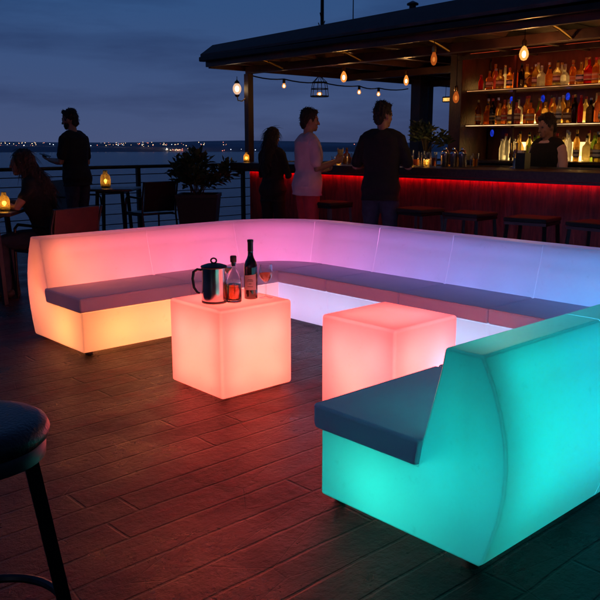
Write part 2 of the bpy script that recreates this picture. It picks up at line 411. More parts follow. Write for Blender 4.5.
def bulb_glass(name, col, st, mix):
    m, nt = new_mat(name)
    o = nt.nodes.new('ShaderNodeOutputMaterial'); e_ = nt.nodes.new('ShaderNodeEmission'); e_.inputs[0].default_value = col+(1,); e_.inputs[1].default_value = st
    tp = nt.nodes.new('ShaderNodeBsdfTransparent'); tp.inputs[0].default_value = (1, .85, .6, 1); x = nt.nodes.new('ShaderNodeMixShader'); x.inputs[0].default_value = mix
    nt.links.new(tp.outputs[0], x.inputs[1]); nt.links.new(e_.outputs[0], x.inputs[2]); nt.links.new(x.outputs[0], o.inputs[0])
    return m
M['bulb'] = bulb_glass('warm_bulb_glass', (1.0, 0.36, 0.07), 1.5, .38)
M['filament'] = emit('filament', (1.0, 0.72, 0.40), 14.0)
M['filament_dim'] = emit('filament_dim', (1.0, 0.40, 0.10), 1.2)
M['bulb_hot'] = bulb_glass('bright_bulb_glass', (1.0, 0.42, 0.10), 1.8, .42)
M['bulb_white'] = bulb_glass('pale_bulb_glass', (1.0, 0.62, 0.42), 1.0, .6)
M['bulb_dim'] = bulb_glass('dim_bulb_glass', (1.0, 0.20, 0.03), .45, .6)
M['flame'] = emit('candle_flame', (1.0, 0.55, 0.12), 16.0)
M['amberglow'] = glassy('amber_lantern_glass', (1.0, 0.78, 0.36), .5, .28, .06)
M['city_w'] = emit('city_light_warm', (1.0, 0.62, 0.32), 4.2, .6, .05)
M['city_r'] = emit('city_light_red', (1.0, 0.25, 0.16), 2.8)
M['city_c'] = emit('city_light_cool', (0.75, 0.85, 1.0), 3.2, .6, .05)
M['blueglow'] = emit('blue_screen', (0.02, 0.06, 1.0), .45, .6, 30)
M['fixture'] = emit('amber_fixture', (1.0, 0.50, 0.12), 1.2, .5, 30)

# ------------------------------------------------------------------ geometry helpers
def obj(name, me, m=None, parent=None, smooth=False, wn=False, loc=None):
    o = bpy.data.objects.new(name, me)
    C.objects.link(o)
    if m is not None and not me.materials:
        me.materials.append(m)
    if parent is not None: o.parent = parent
    if loc is not None: o.location = loc
    if smooth:
        for p in me.polygons: p.use_smooth = True
        me.set_sharp_from_angle(angle=R(smooth if smooth is not True else 40))
    if wn:
        w = o.modifiers.new('weighted', 'WEIGHTED_NORMAL'); w.weight = 100; w.keep_sharp = True
    return o

def tag(o, label=None, cat=None, group=None, kind=None):
    if label: o['label'] = label
    if cat: o['category'] = cat
    if group: o['group'] = group
    if kind: o['kind'] = kind
    return o

def thing(name, label, cat, loc=(0, 0, 0), rz=0, group=None):
    o = bpy.data.objects.new(name, None); C.objects.link(o)
    o.empty_display_size = .1
    o.location = loc; o.rotation_euler = (0, 0, rz)
    return tag(o, label, cat, group)

def copy_tree(o, parent=None):
    c = o.copy(); C.objects.link(c)
    if parent: c.parent = parent
    for ch in list(o.children): copy_tree(ch, c)
    return c

class MB:
    def __init__(s): s.v = []; s.f = []
    def add(s, vs, fs):
        b = len(s.v); s.v += [tuple(v) for v in vs]; s.f += [tuple(b+i for i in f) for f in fs]; return s
    def box(s, c, d, rz=0, rot=None):
        m = rot if rot is not None else Matrix.Rotation(rz, 3, 'Z')
        vs = [Vector(c) + m @ Vector((d[0]/2*i, d[1]/2*j, d[2]/2*k)) for i in (-1, 1) for j in (-1, 1) for k in (-1, 1)]
        return s.add(vs, [(0, 1, 3, 2), (4, 6, 7, 5), (0, 4, 5, 1), (2, 3, 7, 6), (0, 2, 6, 4), (1, 5, 7, 3)])
    def bar(s, a, b, w, h=None):
        a = Vector(a); b = Vector(b); h = h or w
        d = (b-a); q = d.to_track_quat('Z', 'Y').to_matrix()
        return s.box((a+b)/2, (w, h, d.length), rot=q)
    def tube(s, pts, r, n=8, cap=True):
        pts = [Vector(p) for p in pts]
        rs = r if isinstance(r, (list, tuple)) else [r]*len(pts)
        rings = []
        up = Vector((0, 0, 1))
        d0 = (pts[1]-pts[0]).normalized()
        x = up.cross(d0)
        if x.length < .05: x = Vector((1, 0, 0)).cross(d0)
        x.normalize()
        for i, p in enumerate(pts):
            d = (pts[min(i+1, len(pts)-1)] - pts[max(i-1, 0)]).normalized()
            x = (x - d*x.dot(d)).normalized(); y = d.cross(x)
            rings.append([p + (x*math.cos(2*PI*k/n) + y*math.sin(2*PI*k/n))*rs[i] for k in range(n)])
        return s.loft(rings, cap)
    def limb(s, pts, rs, n=12):
        # tube with rounded ends
        pts = [Vector(p) for p in pts]; rs = list(rs)
        a = (pts[0]-pts[1]).normalized(); b = (pts[-1]-pts[-2]).normalized()
        pp = [pts[0]+a*rs[0]*.9, pts[0]+a*rs[0]*.55] + pts + [pts[-1]+b*rs[-1]*.55, pts[-1]+b*rs[-1]*.9]
        rr = [rs[0]*.4, rs[0]*.83] + rs + [rs[-1]*.83, rs[-1]*.4]
        return s.tube(pp, rr, n)
    def loft(s, rings, cap=True):
        n = len(rings[0]); vs = [v for r in rings for v in r]; fs = []
        for i in range(len(rings)-1):
            for k in range(n):
                fs.append((i*n+k, i*n+(k+1) % n, (i+1)*n+(k+1) % n, (i+1)*n+k))
        if cap:
            fs.append(tuple(range(n-1, -1, -1))); fs.append(tuple((len(rings)-1)*n+k for k in range(n)))
        return s.add(vs, fs)
    def lathe(s, prof, n=24, c=(0, 0, 0), cap=True):
        rings = [[(c[0]+r*math.cos(2*PI*k/n), c[1]+r*math.sin(2*PI*k/n), c[2]+z) for k in range(n)] for r, z in prof]
        return s.loft(rings, cap)
    def ell(s, c, r, n=14, m=10, rot=None):
        c = Vector(c); rings = []
        for i in range(1, m):
            a = -PI/2 + PI*i/m
            ring = []
            for k in range(n):
                v = Vector((r[0]*math.cos(a)*math.cos(2*PI*k/n), r[1]*math.cos(a)*math.sin(2*PI*k/n), r[2]*math.sin(a)))
                ring.append(c + (rot @ v if rot is not None else v))
            rings.append(ring)
        return s.loft(rings)
    def rbox(s, c, d, r=.01, seg=3, rz=0):
        bm = bmesh.new()
        bmesh.ops.create_cube(bm, size=1)
        for v in bm.verts: v.co = Vector((v.co.x*d[0], v.co.y*d[1], v.co.z*d[2]))
        bmesh.ops.bevel(bm, geom=list(bm.edges), offset=r, segments=seg, profile=.5, affect='EDGES')
        m = Matrix.Rotation(rz, 3, 'Z')
        bm.verts.index_update()
        vs = [Vector(c) + m @ v.co for v in bm.verts]; fs = [tuple(v.index for v in f.verts) for f in bm.faces]
        bm.free()
        return s.add(vs, fs)
    def mesh(s, name='m'):
        me = bpy.data.meshes.new(name); me.from_pydata(s.v, [], s.f)
        me.validate()
        bm = bmesh.new(); bm.from_mesh(me); bmesh.ops.recalc_face_normals(bm, faces=bm.faces); bm.to_mesh(me); bm.free()
        return me
    def build(s, name, m, parent=None, smooth=35, wn=False, loc=None):
        return obj(name, s.mesh(name), m, parent, smooth, wn, loc)

def push(me, fn):
    cs = [v.co.copy() for v in me.vertices]; ns = [v.normal.copy() for v in me.vertices]
    flat = []
    for c, n in zip(cs, ns):
        q = c+n*fn(c); flat += [q.x, q.y, q.z]
    me.vertices.foreach_set('co', flat); me.update()

def remeshed(mb, name, voxel=.008, it=3, fold=0.0, fscale=9.0):
    me = mb.mesh('tmp')
    t = bpy.data.objects.new('tmp', me); C.objects.link(t)
    r = t.modifiers.new('r', 'REMESH'); r.mode = 'VOXEL'; r.voxel_size = voxel; r.use_smooth_shade = True
    sm = t.modifiers.new('s', 'SMOOTH'); sm.factor = .5; sm.iterations = it
    dg = bpy.context.evaluated_depsgraph_get()
    res = bpy.data.meshes.new_from_object(t.evaluated_get(dg))
    res.name = name
    bpy.data.objects.remove(t); bpy.data.meshes.remove(me)
    if fold:
        push(res, lambda p: fold*mnoise.noise(Vector((p.x*fscale, p.y*fscale, p.z*fscale*1.6))))
    res.materials.clear()
    for p in res.polygons: p.use_smooth = True
    return res

def lamp(name, loc, col, power, r=.05, parent=None):
    d = bpy.data.lights.new(name, 'POINT'); d.energy = power; d.color = col; d.shadow_soft_size = r
    o = bpy.data.objects.new(name, d); C.objects.link(o); o.location = loc
    if parent: o.parent = parent
    return o

# ================================================================== SETTING
def sheet(name, x0, x1, y0, y1, z, m):
    return tag(MB().add([(x0, y0, z), (x1, y0, z), (x1, y1, z), (x0, y1, z)], [(0, 1, 2, 3)]).build(name, m, smooth=False), kind='structure')

# deck: thick platform on the quay
MBd = MB().box((4.0, 1.3, -.15), (26, 18.7, .3))
tag(MBd.build('deck', M['deck'], smooth=False), kind='structure')
# sea
sheet('sea', -4000, 5000, -4000, 5000, -6.0, M['sea'])

# far shore: low hills in an arc round the bay
def far_shore():
    rings = []
    n = 220
    a0, a1 = R(-35), R(135)
    rows = [(700, lambda a: -6.2), (706, lambda a: -2.5), (760, lambda a: .2+1.2*mnoise.noise(Vector((a*40, 1, 0)))),
            (900, lambda a: 1.6+2.2*mnoise.noise(Vector((a*9, 2, 0)))+.8*mnoise.noise(Vector((a*45, 7, 0)))),
            (1150, lambda a: 2.8+3.5*mnoise.noise(Vector((a*5, 5, 0)))+.9*mnoise.noise(Vector((a*60, 9, 0)))), (1500, lambda a: -6.5)]
    vs = []; fs = []
    for r, fz in rows:
        for i in range(n):
            a = a0+(a1-a0)*i/(n-1)
            vs.append((r*math.cos(a), r*math.sin(a), fz(a)))
    for j in range(len(rows)-1):
        for i in range(n-1):
            fs.append((j*n+i, j*n+i+1, (j+1)*n+i+1, (j+1)*n+i))
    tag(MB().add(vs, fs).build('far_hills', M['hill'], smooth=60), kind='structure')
far_shore()

def city_lights():
    rr = random.Random(3)
    me = bpy.data.meshes.new('city_lights')
    mb = MB(); mi = []
    L = Vector((math.cos(YAW), math.sin(YAW))); Rt = Vector((math.sin(YAW), -math.cos(YAW)))
    def put(px, py, s, k):
        # bearing to the shore point, at about 695 m
        d = 693; x = (px-300)/773*d/0.98
        z = 1.345 + (143.1-py)/773*d
        p = L*d + Rt*x
        s *= .66; mb.ell((p.x, p.y, z), (s*.55, s*.55, s*.5), 6, 4); mi.extend([k]*(6*2+2))
    clusters = [(0, 40, 40), (40, 65, 16), (95, 112, 8), (112, 135, 34), (143, 160, 22), (168, 188, 26), (90, 210, 26), (225, 245, 6), (330, 400, 7)]
    for a, b, n in clusters:
        for _ in range(n):
            px = rr.uniform(a, b); py = rr.choice([rr.gauss(144, .9), rr.gauss(149.6, .6)])
            put(px, min(150.6, max(142.3, py)), rr.choice([.45, .6, .8, 1.0]), rr.choice([0, 0, 0, 1, 1, 2]))
    for px in (115.5, 117.5, 119, 121.5, 124, 126.5, 128.5, 130.5):
        put(px, 149.6 + rr.uniform(-.4, .4), 1.25, 0)
    for px in (146, 147.5, 152, 156): put(px, 149 + rr.uniform(-1, 1), 1.1, 0)
    put(154, 143, 1.1, 1); put(154.3, 146, .8, 0); put(180, 144.5, 1.1, 0); put(127, 144, .9, 1)
    for px in (171, 173.5, 176, 178, 182, 184): put(px, 150 + rr.uniform(-.5, .3), 1.05, rr.choice([0, 1]))
    put(195, 148.7, 1.1, 2); put(21, 143.4, .8, 0); put(233.5, 149.2, 1.2, 2); put(243.5, 149, .7, 2); put(257, 149.6, 1.1, 2); put(301, 147.6, .8, 0)
    for px in (2, 6, 14, 26, 30.5, 37, 44, 51, 56): put(px, 150 + rr.uniform(-.6, .4), .95, rr.choice([0, 2]))
    for px in (8, 13, 17, 21, 25, 30, 33): put(px, 143.5 + rr.uniform(-.5, 1), .75, 0)
    me.from_pydata(mb.v, [], mb.f)
    for m in ('city_w', 'city_r', 'city_c'): me.materials.append(M[m])
    for p, k in zip(me.polygons, mi): p.material_index = k
    o = bpy.data.objects.new('city_lights', me); C.objects.link(o)
    tag(o, 'scattered lights of the town on the far shore', 'city lights', kind='stuff')
city_lights()

# railing along the water's edge
def railing():
    t = thing('railing', 'dark metal deck railing with a wide handrail and thin horizontal wires', 'railing', (4.4, 10.3, 0))
    MB().rbox((0, 0, 1.0), (20, .085, .05), .012, 2).build('handrail', M['blackmetal'], t)
    for x in [-8.6, -6.6, -4.6, -2.6, -.55, 1.75, 3.75, 5.75, 7.75, 9.7]:
        MB().box((x, 0, .4875), (.055, .055, .975)).build('post', M['blackmetal'], t)
    for z in (.16, .31, .46, .61, .76, .885):
        MB().tube([(-10, .035, z), (10, .035, z)], .0075, 6).build('rail_wire', M['darkmetal'], t)
railing()

# ================================================================== LED SOFA
HB, HC, HT, YJ, TF, TB, D = .289, .385, .714, .468, .556, .704, .720
ZB = .022
def arc(c, r, a0, a1, n): return [(c[0]+r*math.cos(R(a0+(a1-a0)*i/n)), c[1]+r*math.sin(R(a0+(a1-a0)*i/n))) for i in range(n+1)]
r_ = .012
BASE = [(YJ, ZB)] + arc((r_, ZB+r_), r_, 270, 180, 3) + arc((r_, HB-r_), r_, 180, 90, 3) + [(YJ, HB)]
rt = .014
BACK = [(YJ, HB), (YJ+.012, HC), (TF-.012, HT-.075)] + arc((TF+rt-.001, HT-rt), rt, 176, 92, 4) + arc((TB-rt, HT-rt), rt, 90, 22, 4)
BACK += [(.740, .630), (.772, .545), (.793, .455), (.801, .365), (.797, .285), (.782, .195), (.758, .110), (D+.012, ZB+.014), (D-.004, ZB), (YJ, ZB)]

def inset(prof, d, lock=()):
    n = len(prof); res = []
    for i, p in enumerate(prof):
        if i in lock: res.append(p); continue
        a = Vector(prof[i-1]); b = Vector(prof[(i+1) % n]); t = (b-a).normalized()
        nn = Vector((-t.y, t.x))
        res.append((p[0]-nn.x*-d if False else p[0]+nn.x*d, p[1]+nn.y*d))
    return res

def area2(prof): return sum(prof[i-1][0]*prof[i][1]-prof[i][0]*prof[i-1][1] for i in range(len(prof)))

def sweep_mesh(prof, frames, cap0=False, cap1=False, jrim=0, rim=()):
    """frames: functions (y,z)->Vector; skips the internal joint edge between last and first point"""
    n = len(prof); sgn = 1 if area2(prof) > 0 else -1
    vs = []; fs = []
    rings = []
    def ring(fr, d=0):
        pr = prof
        if d:
            lock_edge = {0, n-1}
            ins = []
            for i, p in enumerate(prof):
                if i in lock_edge:
                    q = prof[1] if i == 0 else prof[-2]
                    # slide along the joint edge only where the outer skin meets it
                    a = Vector(q); t = (a-Vector(p)).normalized(); nn = Vector((-t.y, t.x))*sgn*(1 if i == 0 else -1)
                    ins.append((p[0], p[1]+nn.y*d)); continue
                a = Vector(prof[i-1]); b = Vector(prof[i+1]); t = (b-a).normalized(); nn = Vector((-t.y, t.x))*sgn
                ins.append((p[0]+nn.x*d, p[1]+nn.y*d))
            pr = ins
        return [fr(*p) for p in pr]
    seq = list(frames)
    for f, d in seq: rings.append(ring(f, d))
    for r in rings: vs += r
    for j in range(len(rings)-1):
        for i in range(n-1):
            fs.append((j*n+i, j*n+i+1, (j+1)*n+i+1, (j+1)*n+i))
    me_rim = [((jrim and j < jrim) or i in rim) for j in range(len(rings)-1) for i in range(n-1)]
    if cap0: fs.append(tuple(range(n)))
    if cap1: fs.append(tuple((len(rings)-1)*n+i for i in range(n)))
    me = bpy.data.meshes.new('shell'); me.from_pydata([tuple(v) for v in vs], [], fs)
    me.materials.append(M['shell']); me.materials.append(M['rim'])
    for i_, r_m in enumerate(me_rim): me.polygons[i_].material_index = 1 if r_m else 0
    bm = bmesh.new(); bm.from_mesh(me); bmesh.ops.recalc_face_normals(bm, faces=bm.faces); bm.to_mesh(me); bm.free()
    return me

# the path of the U: returns frame function at a station.  leg = 'L','c1','B','c2','T'
LX, LY = 2.214, 4.462      # left end, base front line of the left leg
BX = 3.865                 # base front line of the back run
TX, TY = 1.932, 1.987
def fr_L(x): return lambda y, z: Vector((x, LY+y, z))
def fr_c1(a): # a from 90 (left leg) to 0 (back run), pivot at the inner corner
    return lambda y, z: Vector((BX+y*math.cos(R(a)), LY+y*math.sin(R(a)), z))
def fr_B(yy): return lambda y, z: Vector((BX+y, yy, z))
def fr_c2(a): return lambda y, z: Vector((BX+y*math.cos(R(a)), TY+y*math.sin(R(a)), z))
def fr_T(x): return lambda y, z: Vector((x, TY-y, z))

CU = []   # cushion profile (y,z)
def cushion_profile(back=.470):
    y0, y1, z0, z1, r = -.024, back, HB+.001, HC, .018
    return arc((y0+r, z0+r), r, 270, 180, 3) + arc((y0+r, z1-r), r, 180, 90, 3) + arc((y1-r*.5+.01, z1-r*.5), r*.5, 90, 0, 2) + arc((y1-r*.5, z0+r*.5), r*.5, 0, -90, 2)

def cushion_mesh(frames):
    prof = cushion_profile(); n = len(prof)
    cy_ = sum(p[0] for p in prof)/n; cz_ = sum(p[1] for p in prof)/n
    vs = []; fs = []; k = 0
    for f, d in frames:
        for p in prof:
            y = p[0] + (d if p[0] < cy_ else -d*.4); z = p[1] + (d if p[1] < cz_ else -d)
            vs.append(tuple(f(y, z)))
        k += 1
    for j in range(k-1):
        for i in range(n): fs.append((j*n+i, j*n+(i+1) % n, (j+1)*n+(i+1) % n, (j+1)*n+i))
    fs.append(tuple(range(n))); fs.append(tuple((k-1)*n+i for i in range(n)))
    me = bpy.data.meshes.new('seat_cushion'); me.from_pydata(vs, [], fs)
    bm = bmesh.new(); bm.from_mesh(me); bmesh.ops.remove_doubles(bm, verts=bm.verts, dist=.0004)
    bmesh.ops.recalc_face_normals(bm, faces=bm.faces); bm.to_mesh(me); bm.free()
    return me

GAP = .0008
def straight(fr, a, b, end0=False, sgn=1):
    """stations from a to b; end0: rounded closed end at a"""
    s = 1 if b > a else -1
    fr_list = []
    if end0:
        r = .009
        for k in range(4):
            th = R(90*k/3); fr_list.append((fr(a+s*r*(1-math.sin(th))), r*(1-math.cos(th))))
        fr_list = fr_list  # th=0: at a+r, no inset ; th=90: at a, inset r
        fr_list.reverse()
        a2 = a+s*.10
    else:
        fr_list.append((fr(a+s*GAP), 0)); a2 = a
    for t in (.25, .5, .75): fr_list.append((fr(a+(b-a)*t), 0))
    fr_list.append((fr(b-s*GAP), 0))
    return fr_list
def cush_straight(fr, a, b, over=0.0):
    s = 1 if b > a else -1
    r = .014; a = a - s*over
    g = .0015
    out_ = []
    for k in (3, 2, 1, 0):
        th = R(30*k); out_.append((fr(a+s*(g+r*(1-math.sin(th)))), r*(1-math.cos(th))))
    out_ += [(fr(a+(b-a)*t), 0) for t in (.3, .7)]
    for k in (0, 1, 2, 3):
        th = R(30*k); out_.append((fr(b-s*(g+r*(1-math.sin(th)))), r*(1-math.cos(th))))
    return out_

def section(label, frames, cframes, cap=False, feet=(), lamps=(), name='sofa_section'):
    t = thing(name, label, 'sofa section', (0, 0, 0), 0, 'glowing modular sofa sections set in a U')
    b = obj('base', sweep_mesh(BASE, frames, cap0=cap, jrim=3 if cap else 0), M['shell'], t, 50, True)
    k = obj('backrest', sweep_mesh(BACK, frames, cap0=cap, jrim=3 if cap else 0, rim=(3, 4, 5, 6, 8, 9, 10, 11)), M['shell'], t, 50, True)
    c = obj('seat_cushion', cushion_mesh(cframes), M['cushion'], t, 60, True)
    pp = []
    for f, d in cframes[1:-1]: pp.append(f(-.0235+.004, HC-.0035) if d < 1e-6 else f(-.0195+d, HC-.0035-d))
    MB().tube(pp, .0032, 6).build('piping', M['cushion'], c, 60)
    for p in feet: MB().lathe([(.022, 0), (.026, .004), (.026, ZB-.0005)], 14, (p[0], p[1], 0)).build('foot', M['foot'], t)
    for q in lamps:
        if q[0] == 'P': lamp('led', q[1], q[2], q[3], q[4], t)
        else: area_lamp(*q[1:], t)
    # put the Empty at the thing's base
    ctr = sum((Vector(v) for v in [f(.35, 0) for f, d in frames]), Vector())/len(frames)
    t.location = (ctr.x, ctr.y, 0)
    for ch in t.children: ch.location = Vector(ch.location) - Vector((ctr.x, ctr.y, 0))
    return t

# lamps inside the sofa: an upright LED panel in the backrest and LED pucks low in the base.
BACKC = [(0, (1.35, .26, .17)), (.45, (1.25, .20, .22)), (.83, (1.15, .18, .29)), (1.65, (1.0, .16, .42)), (2.3, (.76, .15, .46)), (2.85, (.60, .16, .54)),
         (3.35, (.36, .17, .62)), (4.05, (.19, .21, .72)), (4.75, (.10, .27, .80)), (5.4, (.07, .31, .84)), (6.2, (.03, .38, .82)), (6.8, (0, .42, .74)),
         (7.6, (0, .47, .64)), (8.0, (0, .53, .54)), (8.4, (0, .57, .47))]
BASEC = [(0, (2.4, .62, .13)), (.83, (2.4, .70, .18)), (1.3, (2.1, .42, .25)), (1.75, (.9, .50, .8)), (2.6, (.66, .58, 1)), (3.6, (.58, .62, 1)), (4.6, (.46, .66, 1)),
         (5.4, (.25, .62, 1)), (6.2, (.05, .60, .95)), (7.2, (0, .74, .80)), (8.0, (.02, .88, .66)), (8.5, (.03, .92, .62))]
def at_s(tab, s):
    for (a, ca_), (b, cb_) in zip(tab, tab[1:]):
        if s <= b:
            u = max(0, (s-a)/(b-a)); return tuple(x+(y-x)*u for x, y in zip(ca_, cb_))
    return tab[-1][1]
KP, KU, KB, KK = 1.1, .42, 3.4, 1.4      # panel, upward strip, base puck, low backrest puck
def lampset(fr, ln, s, kb=.95, kp=.92):
    """fr: frame function at the middle of a stretch of length ln"""
    o_ = fr(0, 0); inn = (fr(1, 0)-o_).normalized(); al = Vector((-inn.y, inn.x, 0))
    cb, ck = at_s(BASEC, s), at_s(BACKC, s); f = ln/.40
    return [('A', fr(.645, .42), -inn, al, ln, .44, ck, KP*f*kp), ('A', fr(.655, .42), inn, al, ln, .44, ck, KP*f*kp),
            ('A', fr(.635, .585), Vector((0, 0, 1)), al, ln, .07, ck, KU*f*kp),
            ('P', fr(.25, .14), cb, KB*f*kb, .08), ('P', fr(.60, .30), ck, KK*f*kp, .05)]
def end_lamps(fr, cb, ck, k=1.0):
    res = [('P', fr(.13)(y, z), ck, pw*k, .06) for y, z, pw in ((.645, .24, .22), (.650, .37, .22), (.640, .50, .30), (.630, .59, .17))]
    return res + [('P', fr(d_)(y, .145), cb, p_*k, .09) for d_, y, p_ in ((.17, .25, 1.0), (.2, .47, .35))]
def area_lamp(loc, d, up, sx, sy, col, pw, parent):
    L_ = bpy.data.lights.new('led', 'AREA'); L_.shape = 'RECTANGLE'; L_.size = sx; L_.size_y = sy; L_.energy = pw; L_.color = col
    o = bpy.data.objects.new('led', L_); C.objects.link(o)
    z = -Vector(d).normalized(); x = Vector(up).normalized(); x = (x-z*x.dot(z)).normalized(); y = z.cross(x)
    m = Matrix((x, y, z)).transposed().to_4x4(); m.translation = loc
    o.matrix_world = m; o.parent = parent
    return o

def feet2(fr, a, b): return [fr(a)(.05, 0), fr(b)(.05, 0), fr(a)(.66, 0), fr(b)(.66, 0)]
s1 = 3.045
def runL(x0, x1, n, **k): return sum((lampset(fr_L(x0+(x1-x0)*(i+.5)/n), (x1-x0)/n, x0+(x1-x0)*(i+.5)/n-LX, **k) for i in range(n)), [])
def runB(y0, y1, n, **k): return sum((lampset(fr_B(y0+(y1-y0)*(i+.5)/n), abs(y1-y0)/n, 2.7+LY-(y0+(y1-y0)*(i+.5)/n), **k) for i in range(n)), [])
def runT(x0, x1, n, **k): return sum((lampset(fr_T(x0+(x1-x0)*(i+.5)/n), abs(x1-x0)/n, 6.5+BX-(x0+(x1-x0)*(i+.5)/n), **k) for i in range(n)), [])
section('orange lit end section of the sofa with pink backrest, left of the cubes',
        straight(fr_L, LX, s1, True), cush_straight(fr_L, LX, s1, .024), True, feet2(fr_L, LX+.06, s1-.06),
        runL(LX+.11, s1, 2, kb=1.3, kp=.86) + end_lamps(lambda d: fr_L(LX+d), (2.3, .52, .10), (1.8, .38, .10), 1.5))
section('straight pink sofa section between the orange end section and the curved corner',
        straight(fr_L, s1, BX), cush_straight(fr_L, s1, BX), False, feet2(fr_L, s1+.06, BX-.3), runL(s1, BX, 2, kb=1.3, kp=.82))
ca = [(fr_c1(90-.2), 0)] + [(fr_c1(a), 0) for a in (80, 70, 60, 50, 40, 30, 22)] + [(fr_c1(16.2), 0)]
cl = []
for a_, s_ in ((72, 1.9), (45, 2.2), (18, 2.5)): cl += [q for q in lampset(fr_c1(a_), .33, s_, kp=.8) if not (q[0] == 'P' and q[1].z < .2)]
section('curved magenta pink corner section of the sofa behind the wine bottle',
        ca, [(fr_c1(a), 0) for a in (89.8, 80, 70, 60, 50, 40, 30, 20, 10, .3)], False, [fr_c1(70)(.62, 0), fr_c1(25)(.62, 0)],
        cl + [('P', Vector((BX+.2, LY+.2, .14)), (.75, .5, 1.0), KB*1.2, .08)])
bs = [LY, 3.92, 3.235, 2.545, TY]
blab = ['lilac backed sofa section just right of the curved corner, behind the glass of rose wine',
        'violet sofa section in the middle of the back run, behind the second cube table',
        'blue violet sofa section on the back run facing the gap right of the cubes',
        'blue sofa section at the right end of the back run, below the rightmost bar stool']
for i in range(4):
    fl = straight(fr_B, bs[i], bs[i+1])
    if i == 0: fl = [(fr_c1(15.8), 0), (fr_c1(8), 0), (fr_B(LY-.001), 0)] + fl[1:]
    section(blab[i], fl, cush_straight(fr_B, bs[i], bs[i+1]), False, feet2(fr_B, bs[i]-.06, bs[i+1]+.06), runB(bs[i], bs[i+1], 2, kb=1.3, kp=.74))
c2 = [(fr_c2(a), 0) for a in (-.2, -10, -20, -30, -40, -50, -60, -70, -80, -89.8)]
section('blue green corner section hidden low behind the turquoise backrest', c2, c2, False, [fr_c2(-25)(.62, 0), fr_c2(-65)(.62, 0)],
        lampset(fr_c2(-25), .5, 5.9) + lampset(fr_c2(-65), .5, 6.3))
s2, s3 = 2.665, 3.27
section('large turquoise end section of the sofa in the right foreground',
        straight(fr_T, TX, s2, True), cush_straight(fr_T, TX, s2, .024), True, feet2(fr_T, TX+.06, s2-.06),
        runT(s2, TX+.11, 2, kb=1.0, kp=1.0) + end_lamps(lambda d: fr_T(TX+d), (.03, .95, .68), (0, .72, .58), 1.25))
section('turquoise sofa section next to the turquoise end section, at the right edge',
        straight(fr_T, s2, s3), cush_straight(fr_T, s2, s3), False, feet2(fr_T, s2+.06, s3-.06), runT(s3, s2, 2, kb=.8, kp=.9))
section('blue turquoise sofa section between the corner and the turquoise sections',
        straight(fr_T, s3, BX), cush_straight(fr_T, s3, BX), False, feet2(fr_T, s3+.06, BX-.06), runT(BX, s3, 1, kb=.7, kp=.8))

# ------------------------------------------------------------------ cube tables
CS = .49
def cube_table(label, x, y, rz, lamps, fade):
    t = thing('cube_table', label, 'cube table', (x, y, 0), rz, 'glowing cube tables inside the sofa')
    MB().rbox((CS/2, CS/2, .009/2+CS/2), (CS, CS, CS-.009), .017, 4).build('shell', M['shell'], t, 60, True)
    for i in (.06, CS-.06):
        for j in (.06, CS-.06):
            MB().lathe([(.02, 0), (.022, .002), (.022, .0085)], 12, (i, j, 0)).build('foot', M['foot'], t)
    for loc, col, pw, r in lamps: lamp('led', loc, col, pw, r, t)
    return t
cube_table('salmon orange glowing cube carrying the steel pitcher, bottles and wine glass', 2.337, 3.155, -.012,
           [((.25, .25, .18), (3.2, .29, .15), 5.6, .10)] + [((i, j, .34), (3.0, .30, .22), 1.4, .06) for i in (.13, .36) for j in (.13, .36)] + [((i, j, .11), (2.8, .26, .16), .8, .05) for i in (.11, .38) for j in (.11, .38)], 0)
cube_table('empty coral pink glowing cube standing behind the turquoise sofa end', 2.688, 2.275, .008,
           [((.20, .27, .17), (3.1, .29, .17), 4.6, .10)] + [((i, j, .34), (2.8, .27, .23), 1.3, .06) for i in (.13, .36) for j in (.13, .36)] + [((.38, .12, .22), (1.5, .36, .66), 2.6, .06)], 0)

# ------------------------------------------------------------------ drinks on the first cube
ZT = CS
def steel_pitcher(loc, rz):
    t = thing('steel_pitcher', 'polished steel lidded pitcher with a loop handle on the salmon cube', 'pitcher', loc, rz)
    MB().lathe([(.049, 0), (.055, .003), (.057, .012), (.056, .09), (.0555, .165), (.057, .172), (.057, .178), (.053, .178)], 36).build('body', M['steel'], t, 40)
    MB().lathe([(.0575, 0), (.0585, .002), (.0585, .010), (.0575, .012)], 36).build('base_ring', M['darkmetal'], t, 40)
    sp = MB().loft([[Vector((.045+.0*k, w, .15)) for k, w in ((0, -.022), (0, .022))] + [Vector((.060, .012, .15)), Vector((.060, -.012, .15))],
                    [Vector((.045, -.026, .178)), Vector((.045, .026, .178)), Vector((.084, .010, .180)), Vector((.084, -.010, .180))]])
    sp.build('spout', M['steel'], t)
    lid = MB().lathe([(.058, .1785), (.060, .182), (.058, .187), (.035, .196), (.010, .199), (.002, .1995)], 32).build('lid', M['darkmetal'], t, 40)
    k = MB().tube([(.0125*math.sin(a), 0, .2125-.0125*math.cos(a)) for a in [2*PI*i/16 for i in range(17)]], .004, 8)
    k.build('knob', M['darkmetal'], lid)
    MB().tube([(-.056, 0, .165), (-.075, 0, .168), (-.092, 0, .155), (-.097, 0, .12), (-.092, 0, .075), (-.078, 0, .05), (-.066, 0, .045)], [.006, .007, .007, .0065, .006, .006, .005], 10).build('handle', M['darkmetal'], t)
    return t
